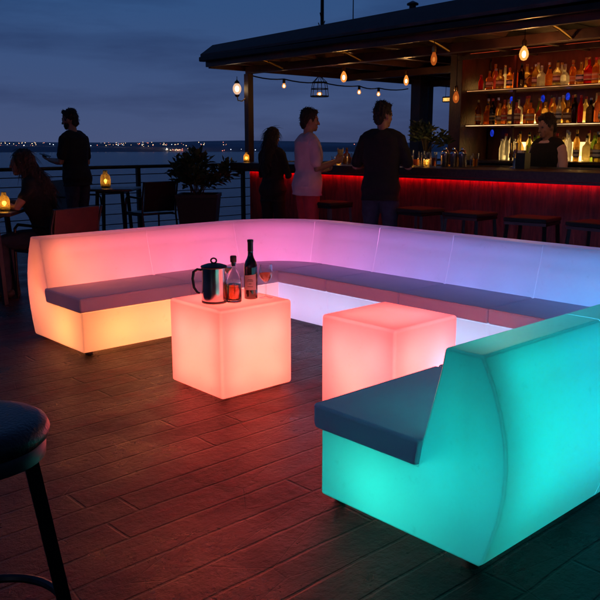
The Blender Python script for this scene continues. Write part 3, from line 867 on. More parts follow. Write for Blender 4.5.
def whisky_decanter(loc):
    t = thing('whisky_bottle', 'clear glass bottle half full of amber whisky with dark stopper, beside the steel pitcher', 'bottle', loc, .3)
    def sq(w, z, rnd): # superellipse ring
        return [Vector((w*math.copysign(abs(math.cos(a))**rnd, math.cos(a)), w*math.copysign(abs(math.sin(a))**rnd, math.sin(a)), z)) for a in [2*PI*k/32 for k in range(32)]]
    outer = [sq(.033, 0, .6), sq(.0365, .004, .6), sq(.037, .06, .6), sq(.0368, .122, .6), sq(.032, .148, .7), sq(.020, .178, .9), sq(.0135, .192, 1), sq(.013, .21, 1), sq(.016, .213, 1), sq(.016, .221, 1)]
    inner = [sq(.011, .221, 1), sq(.0105, .19, 1), sq(.017, .176, .9), sq(.0285, .146, .7), sq(.0335, .120, .6), sq(.034, .016, .6), sq(.031, .012, .6)]
    MB().loft(outer+inner).build('glass', M['glass'], t, 40)
    MB().loft([sq(.0306, .0125, .6), sq(.0336, .0165, .6), sq(.0334, .098, .6), sq(.0332, .100, .6)]).build('whisky', M['whisky'], t, 40)
    MB().lathe([(.0102, .2), (.0102, .2215), (.0165, .222), (.0175, .226), (.0175, .252), (.015, .256)], 20).build('stopper', M['cork'], t, 40)
    return t
def wine_bottle(loc):
    t = thing('wine_bottle', 'tall dark wine bottle with a pinkish paper label on the salmon cube', 'wine bottle', loc, 0)
    MB().lathe([(.030, 0), (.0372, .003), (.038, .012), (.038, .175), (.0365, .192), (.029, .212), (.0205, .228), (.0158, .245), (.0148, .27), (.0148, .318), (.0165, .319), (.0165, .330), (.012, .331)], 40).build('glass', M['darkglass'], t, 40)
    MB().lathe([(.0156, .268), (.0156, .3179), (.0173, .3185), (.0173, .3315), (.014, .3325)], 28).build('capsule', M['capsule'], t, 40)
    # label wraps the side toward the viewer
    fwd = math.atan2(-loc[1], -loc[0])
    def wrap(z0, z1, a0, a1, r, sk=0):
        n = 16; vs = []; fs = []
        for i in range(n+1):
            a = fwd + a0+(a1-a0)*i/n
            vs += [(r*math.cos(a), r*math.sin(a), z0), (r*math.cos(a), r*math.sin(a), z1+sk*i/n)]
        for i in range(n): fs.append((2*i, 2*i+2, 2*i+3, 2*i+1))
        return MB().add(vs, fs)
    lb = wrap(.055, .135, -1.0, .85, .0384, .009).build('label', M['label'], t, 60)
    pr = MB()
    for z, a, b in ((.112, -.45, .25), (.104, -.55, .35), (.088, -.30, .1), (.072, -.5, .3)):
        w = wrap(z, z+.003, a, b, .0387); pr.add(w.v, w.f)
    pr.build('print', M['labelink'], lb, 60)
    return t
def wine_glass(loc):
    t = thing('wine_glass', 'stemmed wine glass half full of rose wine beside the tall bottle', 'wine glass', loc, 0)
    MB().lathe([(.033, 0), (.034, .002), (.012, .006), (.004, .012), (.0035, .05), (.0045, .078), (.012, .086), (.027, .104), (.0335, .122), (.0345, .140), (.033, .175),
                (.0318, .175), (.0330, .140), (.032, .123), (.0255, .106), (.011, .089), (.002, .087)], 36).build('glass', M['thin'], t, 40)
    MB().lathe([(.002, .0875), (.0108, .0895), (.0253, .1065), (.0317, .1232), (.0322, .127), (.0315, .128)], 36).build('wine', M['rose'], t, 40)
    return t
PITCHER, DECANTER, WINEB, WINEG = (2.464, 3.380, ZT), (2.543, 3.308, ZT), (2.673, 3.321, ZT), (2.744, 3.275, ZT)
steel_pitcher(PITCHER, YAW - PI/2).scale = (1.2, 1.2, 1.08)
whisky_decanter(DECANTER)
wine_bottle(WINEB)
wine_glass(WINEG).scale = (1.12, 1.12, 1.10)

# ================================================================== BAR
XB = 6.234
def bar_counter():
    t = thing('bar_counter', 'long dark bar counter with a red lit front under its top', 'bar counter', (6.6, 5.0, 0))
    def b(name, x0, x1, y0, y1, z0, z1, m, r=0.0, p=t, sm=35):
        mb = MB()
        c = ((x0+x1)/2-6.6, (y0+y1)/2-5.0, (z0+z1)/2); d = (x1-x0, y1-y0, z1-z0)
        (mb.rbox(c, d, r, 2) if r else mb.box(c, d))
        return mb.build(name, m, p, sm, bool(r))
    b('counter_top', XB, 7.0, 1.2, 8.15, 1.018, 1.10, M['darkwood'], .008)
    b('counter_nosing', XB+.012, XB+.045, 1.2, 8.15, .993, 1.0165, M['darkwood'], .005)
    b('front_panel', 6.43, 6.48, 1.3, 7.98, .10, 1.016, M['barfront'])
    b('end_panel', 6.482, 6.93, 7.93, 7.98, .10, 1.016, M['barfront'])
    b('kick_base', 6.50, 6.90, 1.35, 7.90, 0, .098, M['darkwood'])
    b('back_panel', 6.88, 6.92, 1.3, 7.928, .10, 1.016, M['darkwood'])
    b('led_strip', 6.392, 6.406, 1.3, 7.98, .986, 1.002, M['led_red'])
    b('strip_channel', 6.384, 6.428, 1.3, 7.98, 1.0035, 1.0165, M['blackmetal'])
    mb = MB(); mb.tube([(6.33-6.6, 1.35-5, .22), (6.33-6.6, 7.9-5, .22)], .022, 12)
    fr = mb.build('foot_rail', M['brass'], t)
    for y in (1.6, 3.0, 4.4, 5.8, 7.2):
        MB().tube([(6.33-6.6, y-5, .20), (6.33-6.6, y-5, .05), (6.44-6.6, y-5, .03)], .012, 8).build('bracket', M['brass'], fr)
    # drip rail at the service side
    b('bar_edge_rail', 6.965, 6.99, 1.25, 8.1, 1.101, 1.115, M['brass'])
bar_counter()

# back bar: lit shelves
SX = 7.72     # shelf front
def back_bar():
    t = thing('back_bar_shelving', 'lit wooden back bar with two bottle shelves over a counter', 'shelving', (7.9, 4.0, 0))
    def b(name, x0, x1, y0, y1, z0, z1, m, r=0.0, p=None):
        mb = MB(); c = ((x0+x1)/2-7.9, (y0+y1)/2-4.0, (z0+z1)/2); d = (x1-x0, y1-y0, z1-z0)
        (mb.rbox(c, d, r, 2) if r else mb.box(c, d))
        return mb.build(name, m, p or t, 35, bool(r))
    y0, y1 = 1.4, 5.50
    b('cabinet', 7.60, 8.10, y0, y1, 0, 1.118, M['darkwood'])
    b('cabinet_top', 7.56, 8.12, y0-.02, y1+.02, 1.12, 1.152, M['darkwood'], .006)
    b('back_panel', 8.13, 8.17, y0, y1, 1.15, 2.40, M['redwood'])
    for z, h_, m_ in ((1.156, .20, 'backlit_low'), (1.560, .11, 'backlit'), (1.950, .10, 'backlit')):
        b('backlit_panel', 8.112, 8.126, y0+.02, y1-(.30 if z < 1.3 else .04), z, z+h_, M[m_])
    for z in (1.555, 1.945):
        s = b('shelf', 7.70, 8.128, y0, y1+.02, z-.028, z, M['redwood'], .004)
        b('edge_light', 7.690, 7.699, y0, y1+.02, z-.018, z-.010, M['edge_dim' if z > 1.8 else 'edge_mid'], 0, s)
    b('led_strip', 8.00, 8.02, y0+.02, y1-.32, 1.156, 1.205, M['led_low'])
    b('led_strip', 7.945, 7.960, y0+.02, y1-.05, 1.558, 1.580, M['led_warm'])
    b('led_strip', 7.945, 7.960, y0+.02, y1-.05, 1.948, 1.968, M['led_warm'])
    b('soffit', 7.58, 8.12, y0, y1+.10, 2.335, 2.40, M['redwood'], .005)
    b('soffit_lip', 7.585, 7.605, y0, y1+.10, 2.275, 2.333, M['redwood'], .003)
    b('soffit_light', 7.63, 7.66, y0+.05, y1-.05, 2.316, 2.333, M['led_red2'])
    for y in (1.42, 3.42, 4.93):
        b('upright', 7.74, 7.77, y-.012, y+.012, 1.155, 2.33, M['redwood'])
    b('end_post', 7.60, 8.16, 5.53, 5.70, 0, 2.40, M['redwood'], .006)
    b('end_post', 7.60, 8.16, 1.22, 1.38, 0, 2.40, M['redwood'], .006)
    for y, z in ((5.36, 1.46), (5.12, 1.83), (4.72, 1.83), (4.42, 1.84)):
        MB().ell((8.0-7.9, y-4.0, z), (.012, .024, .042)).build('blue_lamp', M['blueglow'], t, 60)
back_bar()

# bottles ------------------------------------------------------------
ORD = ['first', 'second', 'third', 'fourth', 'fifth', 'sixth', 'seventh', 'eighth', 'ninth', 'tenth', 'eleventh', 'twelfth', 'thirteenth',
       'fourteenth', 'fifteenth', 'sixteenth', 'seventeenth', 'eighteenth', 'nineteenth', 'twentieth', 'twenty-first', 'twenty-second',
       'twenty-third', 'twenty-fourth', 'twenty-fifth', 'twenty-sixth']
GLS = {}
def gmat(n, col, cl=.45, gl=.4):
    if n not in GLS: GLS[n] = glassy('bottle_'+n, col, cl, gl)
    return GLS[n]
COL = {'amber': (1.0, .42, .06), 'golden': (1.0, .66, .20), 'clear': (.92, .92, .88), 'brown': (.40, .13, .03), 'red': (.85, .03, .03),
       'green': (.34, .48, .06), 'pink': (1.0, .28, .30), 'pale yellow': (1.0, .86, .45), 'dark': (.06, .03, .02), 'copper': (.95, .30, .10)}
CAPC = {'gold': mat('cap_gold', (.55, .36, .10), .3, .9), 'black': mat('cap_black', (.02, .02, .02), .4), 'red': mat('cap_red', (.45, .03, .03), .4),
        'silver': mat('cap_silver', (.6, .6, .6), .3, .9), 'brown': mat('cap_cork', (.30, .17, .08), .8)}
def label_mat(name, col, ink):
    m, nt = new_mat(name); N = nt.nodes.new; L = nt.links.new
    o = N('ShaderNodeOutputMaterial'); p = N('ShaderNodeBsdfPrincipled'); t = N('ShaderNodeTexCoord')
    w = N('ShaderNodeTexWave'); w.bands_direction = 'Z'; w.inputs['Scale'].default_value = 7; w.inputs['Distortion'].default_value = .5; w.inputs['Detail Scale'].default_value = 6
    L(t.outputs['Object'], w.inputs['Vector'])
    r = N('ShaderNodeValToRGB'); r.color_ramp.elements[0].position = .22; r.color_ramp.elements[1].position = .42
    r.color_ramp.elements[0].color = ink+(1,); r.color_ramp.elements[1].color = col+(1,)
    L(w.outputs['Fac'], r.inputs[0]); L(r.outputs[0], p.inputs['Base Color']); p.inputs['Roughness'].default_value = .6
    L(p.outputs[0], o.inputs[0]); return m
LABC = {'cream': label_mat('lab_cream', (.75, .58, .34), (.25, .10, .04)), 'white': label_mat('lab_white', (.78, .72, .62), (.08, .08, .10)), 'orange': label_mat('lab_orange', (.75, .30, .06), (.75, .60, .30)),
        'black': label_mat('lab_black', (.03, .03, .03), (.5, .35, .12)), 'red': label_mat('lab_red', (.55, .06, .04), (.7, .5, .25))}
SHAPE = {
 'tall': lambda h: [(.028, 0), (.034, .006), (.035, .02), (.035, h*.60), (.030, h*.68), (.016, h*.76), (.0125, h*.82), (.0125, h*.93)],
 'slim': lambda h: [(.024, 0), (.028, .005), (.029, h*.50), (.026, h*.60), (.014, h*.74), (.011, h*.94)],
 'stout': lambda h: [(.040, 0), (.046, .008), (.047, h*.48), (.043, h*.58), (.020, h*.68), (.015, h*.74), (.015, h*.92)],
 'round': lambda h: [(.026, 0), (.044, h*.08), (.054, h*.24), (.050, h*.42), (.030, h*.56), (.015, h*.64), (.013, h*.92)],
 'square': None,
}
def bottle_meshes(shape, h):
    if shape == 'square':
        def sq(w, z, e=.35): return [Vector((w*math.copysign(abs(math.cos(a))**e, math.cos(a)), w*math.copysign(abs(math.sin(a))**e, math.sin(a)), z)) for a in [2*PI*(k+.5)/20 for k in range(20)]]
        body = MB().loft([sq(.036, 0), sq(.039, .006), sq(.040, h*.55), sq(.034, h*.62, .5), sq(.015, h*.69, 1), sq(.014, h*.90, 1)])
        lr, lz0, lz1 = None, h*.14, h*.44
        lab = MB().loft([sq(.0408, lz0), sq(.0408, lz1)], cap=False)
    else:
        pr = SHAPE[shape](h); body = MB().lathe(pr, 18)
        rr = max(p[0] for p in pr)+.0008
        if shape == 'round': lab = MB().lathe([(.0535, h*.19), (.0545, h*.25), (.0535, h*.33)], 18, cap=False)
        else: lab = MB().lathe([(rr, h*.15), (rr, h*.42)], 18, cap=False)
    cap = MB().lathe([(.0145, h*.90), (.0150, h*.905), (.0150, h*.995), (.012, h)], 12)
    return body, lab, cap
def bottle(y, x, z, shape, h, col, lab, cap, label, group):
    b_, l_, c_ = bottle_meshes(shape, h)
    o = b_.build('bottle', gmat(col, COL[col], .5, .55), None, 40, loc=(x, y, z))
    o.rotation_euler.z = random.uniform(0, 6)
    tag(o, label, 'bottle', group)
    if lab: l_.build('label', LABC[lab], o, 40)
    c_.build('cap', CAPC[cap], o, 40)
    return o
def an(w): return ('an ' if w[0] in 'aeiou' else 'a ')+w
def shelf_row(spec, y_start, y_end, z, where, group, jx=0.0, rowx=7.80):
    n = len(spec)
    for i, (shape, col, lab, cap, h) in enumerate(spec):
        y = y_start+(y_end-y_start)*i/(n-1) + random.uniform(-.012, .012)
        x = rowx + random.uniform(0, jx)
        lb = f'{shape} {col} bottle' + (f' with {lab} label' if lab else f' with {cap} cap') + f', {ORD[i]} from left, {where}'
        bottle(y, x, z+.001, shape, h, col, lab, cap, lb, group)
top = [('slim', 'red', None, 'red', .17), ('square', 'copper', 'cream', 'gold', .21), ('slim', 'pink', None, 'silver', .23), ('stout', 'golden', 'cream', 'black', .23),
       ('tall', 'amber', 'white', 'red', .23), ('slim', 'copper', None, 'gold', .20), ('tall', 'dark', None, 'black', .27), ('round', 'brown', None, 'gold', .22),
       ('tall', 'golden', 'cream', 'silver', .24), ('stout', 'clear', None, 'silver', .22), ('square', 'amber', None, 'black', .20), ('stout', 'pale yellow', 'cream', 'black', .26),
       ('round', 'clear', None, 'silver', .22), ('slim', 'amber', 'orange', 'gold', .21), ('square', 'golden', 'white', 'gold', .23), ('stout', 'red', 'red', 'gold', .27),
       ('tall', 'amber', 'orange', 'red', .26), ('square', 'brown', 'cream', 'black', .22), ('tall', 'green', 'white', 'gold', .27), ('stout', 'amber', 'black', 'gold', .22),
       ('slim', 'clear', 'white', 'silver', .27), ('round', 'copper', None, 'brown', .22), ('tall', 'golden', 'orange', 'black', .27)]
shelf_row(top, 5.42, 3.50, 1.945, 'top shelf', 'bottles on the top shelf', .07, 7.80)
mid = [('tall', 'brown', 'orange', 'gold', .28), ('stout', 'amber', None, 'black', .24), ('tall', 'dark', 'black', 'red', .29), ('slim', 'golden', 'cream', 'gold', .23),
       ('tall', 'copper', 'red', 'red', .27), ('stout', 'pale yellow', 'cream', 'gold', .25), ('square', 'pink', 'cream', 'black', .26), ('tall', 'golden', 'red', 'red', .30),
       ('square', 'amber', 'orange', 'black', .25), ('round', 'copper', 'orange', 'brown', .24), ('stout', 'golden', 'black', 'black', .25), ('tall', 'golden', 'cream', 'gold', .27),
       ('slim', 'clear', 'white', 'silver', .27), ('square', 'golden', 'cream', 'brown', .24), ('tall', 'dark', None, 'gold', .29), ('slim', 'red', None, 'red', .28),
       ('stout', 'dark', None, 'silver', .25), ('tall', 'copper', None, 'brown', .30), ('round', 'clear', 'white', 'silver', .24), ('stout', 'amber', 'orange', 'gold', .29),
       ('tall', 'green', 'cream', 'gold', .29), ('square', 'brown', 'black', 'black', .25), ('slim', 'golden', None, 'silver', .28), ('tall', 'amber', 'white', 'red', .29),
       ('round', 'copper', None, 'gold', .24), ('stout', 'clear', 'white', 'black', .26)]
shelf_row(mid, 5.42, 3.30, 1.555, 'front row of middle shelf', 'bottles on the middle shelf', .07, 7.79)
low = [('slim', 'clear', None, 'silver', .24), ('tall', 'clear', None, 'red', .30), ('stout', 'clear', 'white', 'silver', .24), ('tall', 'pale yellow', None, 'gold', .28),
       ('slim', 'green', None, 'black', .27), ('stout', 'green', None, 'black', .28), ('tall', 'golden', None, 'silver', .29), ('square', 'clear', 'white', 'silver', .25),
       ('tall', 'brown', 'cream', 'red', .30), ('round', 'pale yellow', None, 'gold', .26), ('tall', 'clear', None, 'silver', .31), ('slim', 'golden', 'white', 'black', .29),
       ('stout', 'clear', None, 'black', .27), ('tall', 'green', 'cream', 'gold', .30), ('square', 'golden', 'white', 'black', .28), ('tall', 'dark', None, 'black', .32),
       ('round', 'amber', None, 'brown', .27), ('tall', 'brown', None, 'gold', .31), ('slim', 'pale yellow', None, 'silver', .29), ('stout', 'clear', 'white', 'silver', .26),
       ('tall', 'green', 'white', 'red', .30), ('square', 'clear', None, 'gold', .27), ('tall', 'amber', 'cream', 'black', .30), ('slim', 'clear', None, 'silver', .28)]
shelf_row(low, 5.14, 3.20, 1.152, 'front row of lowest shelf', 'bottles on the back bar counter', .13, 7.82)

rb_ = random.Random(21)
def rear(n, cols, hs):
    out_ = []
    for i in range(n):
        c_ = cols[i % len(cols)]
        out_.append((('tall', 'slim', 'stout', 'square', 'tall', 'round')[(i*5+i//6) % 6], c_, rb_.choice([None, 'cream', 'white', 'orange', None]), rb_.choice(['gold', 'black', 'red', 'silver', 'brown']), rb_.uniform(*hs)))
    return out_
shelf_row(rear(15, ['golden', 'brown', 'pale yellow', 'clear', 'amber', 'green', 'copper'], (.27, .31)), 5.36, 3.5, 1.555, 'rear row of middle shelf', 'bottles in the rear row of the middle shelf', .02, 7.905)
shelf_row(rear(14, ['amber', 'clear', 'copper', 'golden', 'pale yellow'], (.24, .29)), 5.30, 3.5, 1.945, 'rear row of top shelf', 'bottles in the rear row of the top shelf', .02, 7.905)
shelf_row(rear(16, ['clear', 'golden', 'pale yellow', 'green', 'clear', 'brown'], (.30, .34)), 5.08, 3.3, 1.152, 'rear row of lowest shelf', 'bottles in the rear row of the back bar counter', .02, 7.95)
# things on the counter ------------------------------------------------
G = 'drinks and glassware on the bar counter'
def tumbler(loc, label, h=.11, r=.036, liq=None):
    t = thing('tumbler', label, 'glass', loc, 0, G)
    MB().lathe([(r*.8, 0), (r*.85, .004), (r, h), (r-.003, h), (r*.8-.002, .010), (.002, .009)], 20).build('glass', M['thin'], t, 40)
    if liq: MB().lathe([(r*.72, .0105), (r*.80, .02), (r*.88, h*.62), (.002, h*.62)], 18).build('drink', gmat(liq, COL[liq], .5, .5), t, 40)
    return t
def shaker(loc, label, h=.2):
    t = thing('cocktail_shaker', label, 'shaker', loc, 0, 'steel shakers on the bar counter')
    MB().lathe([(.030, 0), (.033, .004), (.042, h*.66), (.043, h*.68)], 24).build('cup', M['steel'], t, 40)
    MB().lathe([(.043, h*.682), (.041, h*.74), (.028, h*.86), (.018, h*.88), (.018, h*.96), (.012, h)], 24).build('lid', M['steel'], t, 40)
    return t
ZC = 1.101
tumbler((6.72, 6.54, ZC), 'amber drink in a tumbler right of the white shirted man', liq='amber')
tumbler((6.62, 6.36, ZC), 'clear tumbler on the bar left of the black shirted man', .12)
tumbler((6.80, 6.62, ZC), 'small golden drink behind the amber one on the bar', .09, liq='golden')
tumbler((6.60, 6.60, ZC), 'red drink in a short tumbler near the front edge of the bar', .09, .034, 'red')
for i, (x, y, sh, h, col, lab, cap, lb) in enumerate([
    (6.84, 6.36, 'slim', .22, 'clear', None, 'silver', 'slim clear bottle on the bar just left of the black shirted man'),
    (6.88, 6.50, 'round', .20, 'amber', None, 'gold', 'round amber bottle on the bar between the two men'),
    (6.90, 6.68, 'stout', .19, 'copper', None, 'brown', 'stout copper bottle on the bar nearest the white shirted man')]):
    bottle(y, x, ZC, sh, h, col, lab, cap, lb, 'bottles on the bar counter')
tumbler((6.64, 5.47, ZC), 'golden drink in a tall glass right of the black shirted man', .17, .038, 'golden')
tumbler((6.60, 5.36, ZC), 'copper drink in a tumbler left of the row of glasses', .12, .036, 'copper')
tumbler((6.58, 5.23, ZC), 'tall clear glass, leftmost of the glasses before the shakers', .15, .036)
tumbler((6.70, 5.20, ZC), 'tall glass of amber behind the clear glasses on the bar', .15, .036, 'amber')
tumbler((6.60, 5.13, ZC), 'tall glass of copper drink just left of the shakers', .15, .036, 'copper')
tumbler((6.74, 5.10, ZC), 'clear glass standing behind the shakers on the bar', .16, .036)
shaker((6.66, 5.02, ZC), 'steel cocktail shaker, leftmost of the three on the bar', .20)
shaker((6.68, 4.925, ZC), 'steel cocktail shaker in the middle of the three on the bar', .20)
shaker((6.70, 4.83, ZC), 'steel cocktail shaker, rightmost of the three on the bar', .20)
tumbler((6.80, 4.74, ZC), 'amber drink in a glass right of the shakers', .14, .034, 'amber')

def votive(loc, label):
    t = thing('votive_candle', label, 'candle', loc, 0, 'small votive candles among the glasses')
    MB().lathe([(.026, 0), (.028, .003), (.034, .07), (.032, .07), (.026, .008), (.002, .007)], 18).build('cup', M['amberglow'], t, 40)
    MB().lathe([(.003, .02), (.008, .028), (.008, .036), (.004, .048), (.001, .056)], 10).build('flame', M['flame'], t, 60)
    lamp('glow', (0, 0, .06), (1, .5, .14), .25, .015, t)
votive((6.62, 5.42, ZC), 'small lit votive candle just right of the man in black')
votive((6.66, 5.26, ZC), 'small lit votive candle among the tall glasses left of the shakers')
votive((6.58, 6.50, ZC), 'small lit votive candle on the bar between the two men')
tumbler((6.62, 5.30, ZC), 'pale clear glass between the votive candle and the tall glasses', .16, .034)
tumbler((6.55, 5.08, ZC), 'clear glass right in front of the leftmost shaker', .12, .034)
for i, (x, y, h_, lq, lb) in enumerate([
    (6.70, 6.44, .13, 'copper', 'copper drink in a glass between the bottles left of the man in black'),
    (6.76, 6.30, .15, None, 'tall clear glass close to the left arm of the man in black'),
    (6.80, 5.36, .13, 'golden', 'golden drink in a glass standing before the potted plant'),
    (6.64, 5.18, .15, None, 'tall clear glass among the row left of the shakers'),
    (6.84, 5.16, .14, 'copper', 'copper drink at the back of the row left of the shakers'),
    (6.84, 4.96, .15, 'golden', 'golden drink behind the middle cocktail shaker'),
    (6.62, 4.70, .12, None, 'empty tumbler right of the shakers near the front edge')]):
    tumbler((x, y, ZC), lb, h_, .035, lq)
def beer_tap():
    t = thing('beer_tap', 'slim polished tap tower with two levers on the bar counter', 'beer tap', (6.84, 4.30, ZC), 0)
    MB().lathe([(.05, 0), (.05, .012), (.022, .02), (.020, .17), (.022, .175), (.005, .185)], 24).build('tower', M['steel'], t, 40)
    for s in (-.03, .03):
        MB().tube([(0, s*.4, .14), (-.03, s, .145), (-.055, s, .14), (-.06, s, .10)], .008, 8).build('spout', M['brass'], t)
        MB().tube([(-.03, s, .15), (-.035, s*1.1, .20), (-.038, s*1.2, .245)], [.006, .010, .012], 10).build('lever', M['brass'], t)
beer_tap()
def napkin_box():
    t = thing('napkin_caddy', 'black boxy caddy with napkins and straws right of the tap tower', 'caddy', (6.74, 4.15, ZC), 0)
    b = MB()
    for s in (-1, 1):
        b.box((0, s*.048, .075), (.10, .004, .15)); b.box((s*.048, 0, .075), (.004, .092, .15))
    b.box((0, 0, .004), (.09, .09, .006)); b.build('box', M['black'], t)
    MB().rbox((0, .018, .10), (.078, .05, .15), .004).build('napkins', mat('napkin', (.5, .48, .46), .9), t)
    for k in range(5):
        MB().tube([(-.03+.012*k, -.03, .01), (-.035+.016*k, -.034, .21+.008*(k % 3))], .003, 6).build('straw', M['cork'], t)
napkin_box()

def candle_jar(label, loc, s=1.0):
    t = thing('candle_lantern', label, 'candle lantern', loc, 0, 'candle lanterns on tables')
    t.scale = (s, s, s)
    MB().lathe([(.045, 0), (.055, .004), (.060, .03), (.060, .12), (.050, .15), (.030, .17), (.026, .205), (.030, .21), (.0275, .21), (.0235, .205), (.0275, .172), (.047, .149), (.057, .119), (.057, .032), (.052, .008), (.002, .007)], 24).build('jar', M['amberglow'], t, 40)
    c = MB().lathe([(.034, .0075), (.036, .01), (.036, .05), (.030, .052), (.002, .05)], 20).build('candle', mat('wax', (.8, .6, .35), .6), t, 40)
    MB().lathe([(.004, .055), (.012, .066), (.013, .075), (.008, .092), (.001, .108)], 12).build('flame', M['flame'], t, 60)
    lamp('glow', (0, 0, .085), (1, .5, .12), .7, .02, t)
    return t
candle_jar('small candle lantern at the left end of the bar by the column', (6.44, 8.06, ZC), .62)

# bar stools ----------------------------------------------------------
def bar_stool(label, x, y, first=[None]):
    if first[0] is None:
        t = thing('bar_stool', label, 'bar stool', (x, y, 0), 0, 'bar stools along the bar front')
        MB().rbox((0, 0, .709), (.35, .38, .036), .013, 3).build('seat', M['blackcloth'], t, 60, True)
        MB().box((0, 0, .677), (.33, .37, .024)).build('seat_frame', M['blackmetal'], t)
        for sx in (-1, 1):
            for sy in (-1, 1):
                MB().bar((sx*.145, sy*.165, .665), (sx*.185, sy*.205, 0), .026).build('leg', M['blackmetal'], t)
        f = MB(); z = .24; a, b = .168, .19
        for p, q in (((-a, -b), (-a, b)), ((a, -b), (a, b)), ((-a, -b), (a, -b)), ((-a, b), (a, b))):
            f.bar((p[0], p[1], z), (q[0], q[1], z), .018)
        f.build('footrest', M['darkmetal'], t)
        first[0] = t; return t
    t = copy_tree(first[0]); t.location = (x, y, 0); t['label'] = label; t.rotation_euler.z = random.uniform(-.18, .18)
    return t
bar_stool('black bar stool just right of the white shirted man, beside him', 5.92, 5.98)
bar_stool('black bar stool just right of the black shirted man', 5.95, 4.78)
bar_stool('black bar stool below the shakers, third from the right along the bar', 5.95, 4.18)
bar_stool('black bar stool in front of the tap tower, second from the right', 5.95, 3.54)
bar_stool('black bar stool at the right edge of the picture by the bar', 5.95, 2.95)

# roof ---------------------------------------------------------------
def roof():
    t = thing('bar_roof', 'dark timber bar roof on posts with lamps hanging under it', 'roof', (8.0, 5.0, 0))
    ox, oy = 8.0, 5.0
    def b(name, x0, x1, y0, y1, z0, z1, m, r=0.0, p=t):
        mb = MB(); c = ((x0+x1)/2-ox, (y0+y1)/2-oy, (z0+z1)/2); d = (x1-x0, y1-y0, z1-z0)
        (mb.rbox(c, d, r, 2) if r else mb.box(c, d))
        return mb.build(name, m, p, 35, bool(r))
    xf, yl, xb_, yr = 5.92, 8.20, 11.4, .6
    # roof cover: low skirt rising from the eave, then nearly flat
    z0, z1 = 2.425, 2.60
    def P(x, y, z): return (x-ox, y-oy, z)
    mb = MB()
    ring0 = [P(xf-.06, yl+.02, z0), P(xf-.06, yr-.06, z0+.035), P(xb_+.06, yr-.06, z0+.035), P(xb_+.06, yl+.02, z0)]
    ring1 = [P(xf+.10, yl-.02, z1-.055), P(xf+.10, yr+.03, z1+.08), P(xb_-.10, yr+.03, z1+.08), P(xb_-.10, yl-.03, z1-.055)]
    ring2 = [P(xf+2.5, yl-2.4, z1), P(xf+2.5, yr+2.4, z1+.12), P(xb_-2.4, yr+2.4, z1+.12), P(xb_-2.4, yl-2.4, z1)]
    rb = [(v[0], v[1], v[2]-.03) for v in ring0]
    mb.loft([rb, ring0, ring1, ring2]); mb.build('roof_cover', M['shingle'], t, 20)
    b('fascia', xf, xf+.04, yr, yl, 2.275, 2.394, M['roofwood'], .004)
    b('fascia', xb_-.04, xb_, yr, yl, 2.275, 2.394, M['roofwood'], .004)
    b('fascia', xf+.042, xb_-.042, yl-.04, yl, 2.26, 2.394, M['roofwood'], .004)
    b('fascia', xf+.042, xb_-.042, yr, yr+.04, 2.26, 2.394, M['roofwood'], .004)
    b('gutter', xf-.09, xf-.002, yr-.05, yl+.02, 2.335, 2.392, M['blackmetal'], .012)
    b('ceiling', xf+.042, xb_-.042, yr+.042, yl-.042, 2.384, 2.394, M['roofwood'])
    for k, y in enumerate([1.2+.62*i for i in range(12)]):
        b('rafter', xf+.05, xb_-.05, y-.028, y+.028, 2.315, 2.382, M['roofwood'], .004)
    for x in (6.56, 8.35, 10.2):
        b('beam', x-.05, x+.05, yr+.05, yl-.05, 2.225, 2.313, M['roofwood'], .005)
    for x, y, w in ((6.55, 8.13, .088), (9.95, 8.05, .19), (10.22, 8.06, .09), (10.2, 6.72, .16), (10.2, .9, .16), (6.55, .9, .13)):
        z = 1.101 if abs(x-6.55) < .01 and y > 5 else 0
        b('post', x-w/2, x+w/2, y-w/2, y+w/2, z, 2.383 if x in (9.95, 10.22) else 2.224, M['roofwood'], .006)
    # little brackets and ends that catch the light
    for y in (7.4, 6.1, 4.9, 3.6):
        MB().tube([P(6.50, y, 2.24), P(6.28, y, 2.30), P(6.1, y, 2.33)], .014, 8).build('bracket', M['brass'], t)
roof()

def wall_block():
    t = thing('service_wall', 'dark wooden wall of the bar hut behind the back bar', 'wall', (8.4, 3.4, 0))
    MB().box((-.15, 0, 1.1), (.10, 4.6, 2.2)).build('wall_panel', M['redwood'], t)
    for y in (-2.1, -1.2, -.3, .6, 1.5, 2.2): MB().box((-.205+.0, y, 1.1), (.008, .02, 2.2)).build('batten', M['darkwood'], t)
wall_block()

# lamps ---------------------------------------------------------------
def pendant(label, loc, drop, r=.042, m='bulb', pw=6):
    t = thing('pendant_bulb', label, 'pendant lamp', loc, 0, 'bare bulbs hanging under the bar roof')
    MB().tube([(0, 0, drop), (.002, 0, drop*.5), (0, 0, .115)], .004, 6).build('cord', M['blackmetal'], t)
    MB().lathe([(.016, .055), (.021, .06), (.021, .10), (.012, .118), (.004, .12)], 14).build('socket', M['brass'], t, 40)
    MB().lathe([(.004, -.062), (r*.55, -.055), (r*.92, -.03), (r, -.005), (r*.86, .02), (r*.55, .045), (.015, .056)], 20).build('bulb', M[m], t, 60)
    MB().ell((0, 0, -.008), (r*.42, r*.42, r*.75), 12, 8).build('filament', M['filament_dim' if m == 'bulb_dim' else 'filament'], t, 60)
    lamp('glow', (0, 0, -.085), (1, .48, .15), pw, .03, t)
    return t
pendant('bare glowing bulb hanging above the white and black shirted men', (6.68, 6.53, 2.10), .26, .038, 'bulb', 4.5)
pendant('smaller bare bulb hanging beside the far roof posts', (7.72, 6.46, 2.11), .22, .032, 'bulb', 3.4)
pendant('largest bare bulb, hanging before the top shelf of bottles', (6.22, 3.88, 2.115), .24, .041, 'bulb_hot', 9)
pendant('dim reddish bulb under the roof left of the shelves', (6.02, 4.71, 2.12), .23, .030, 'bulb_dim', .15)
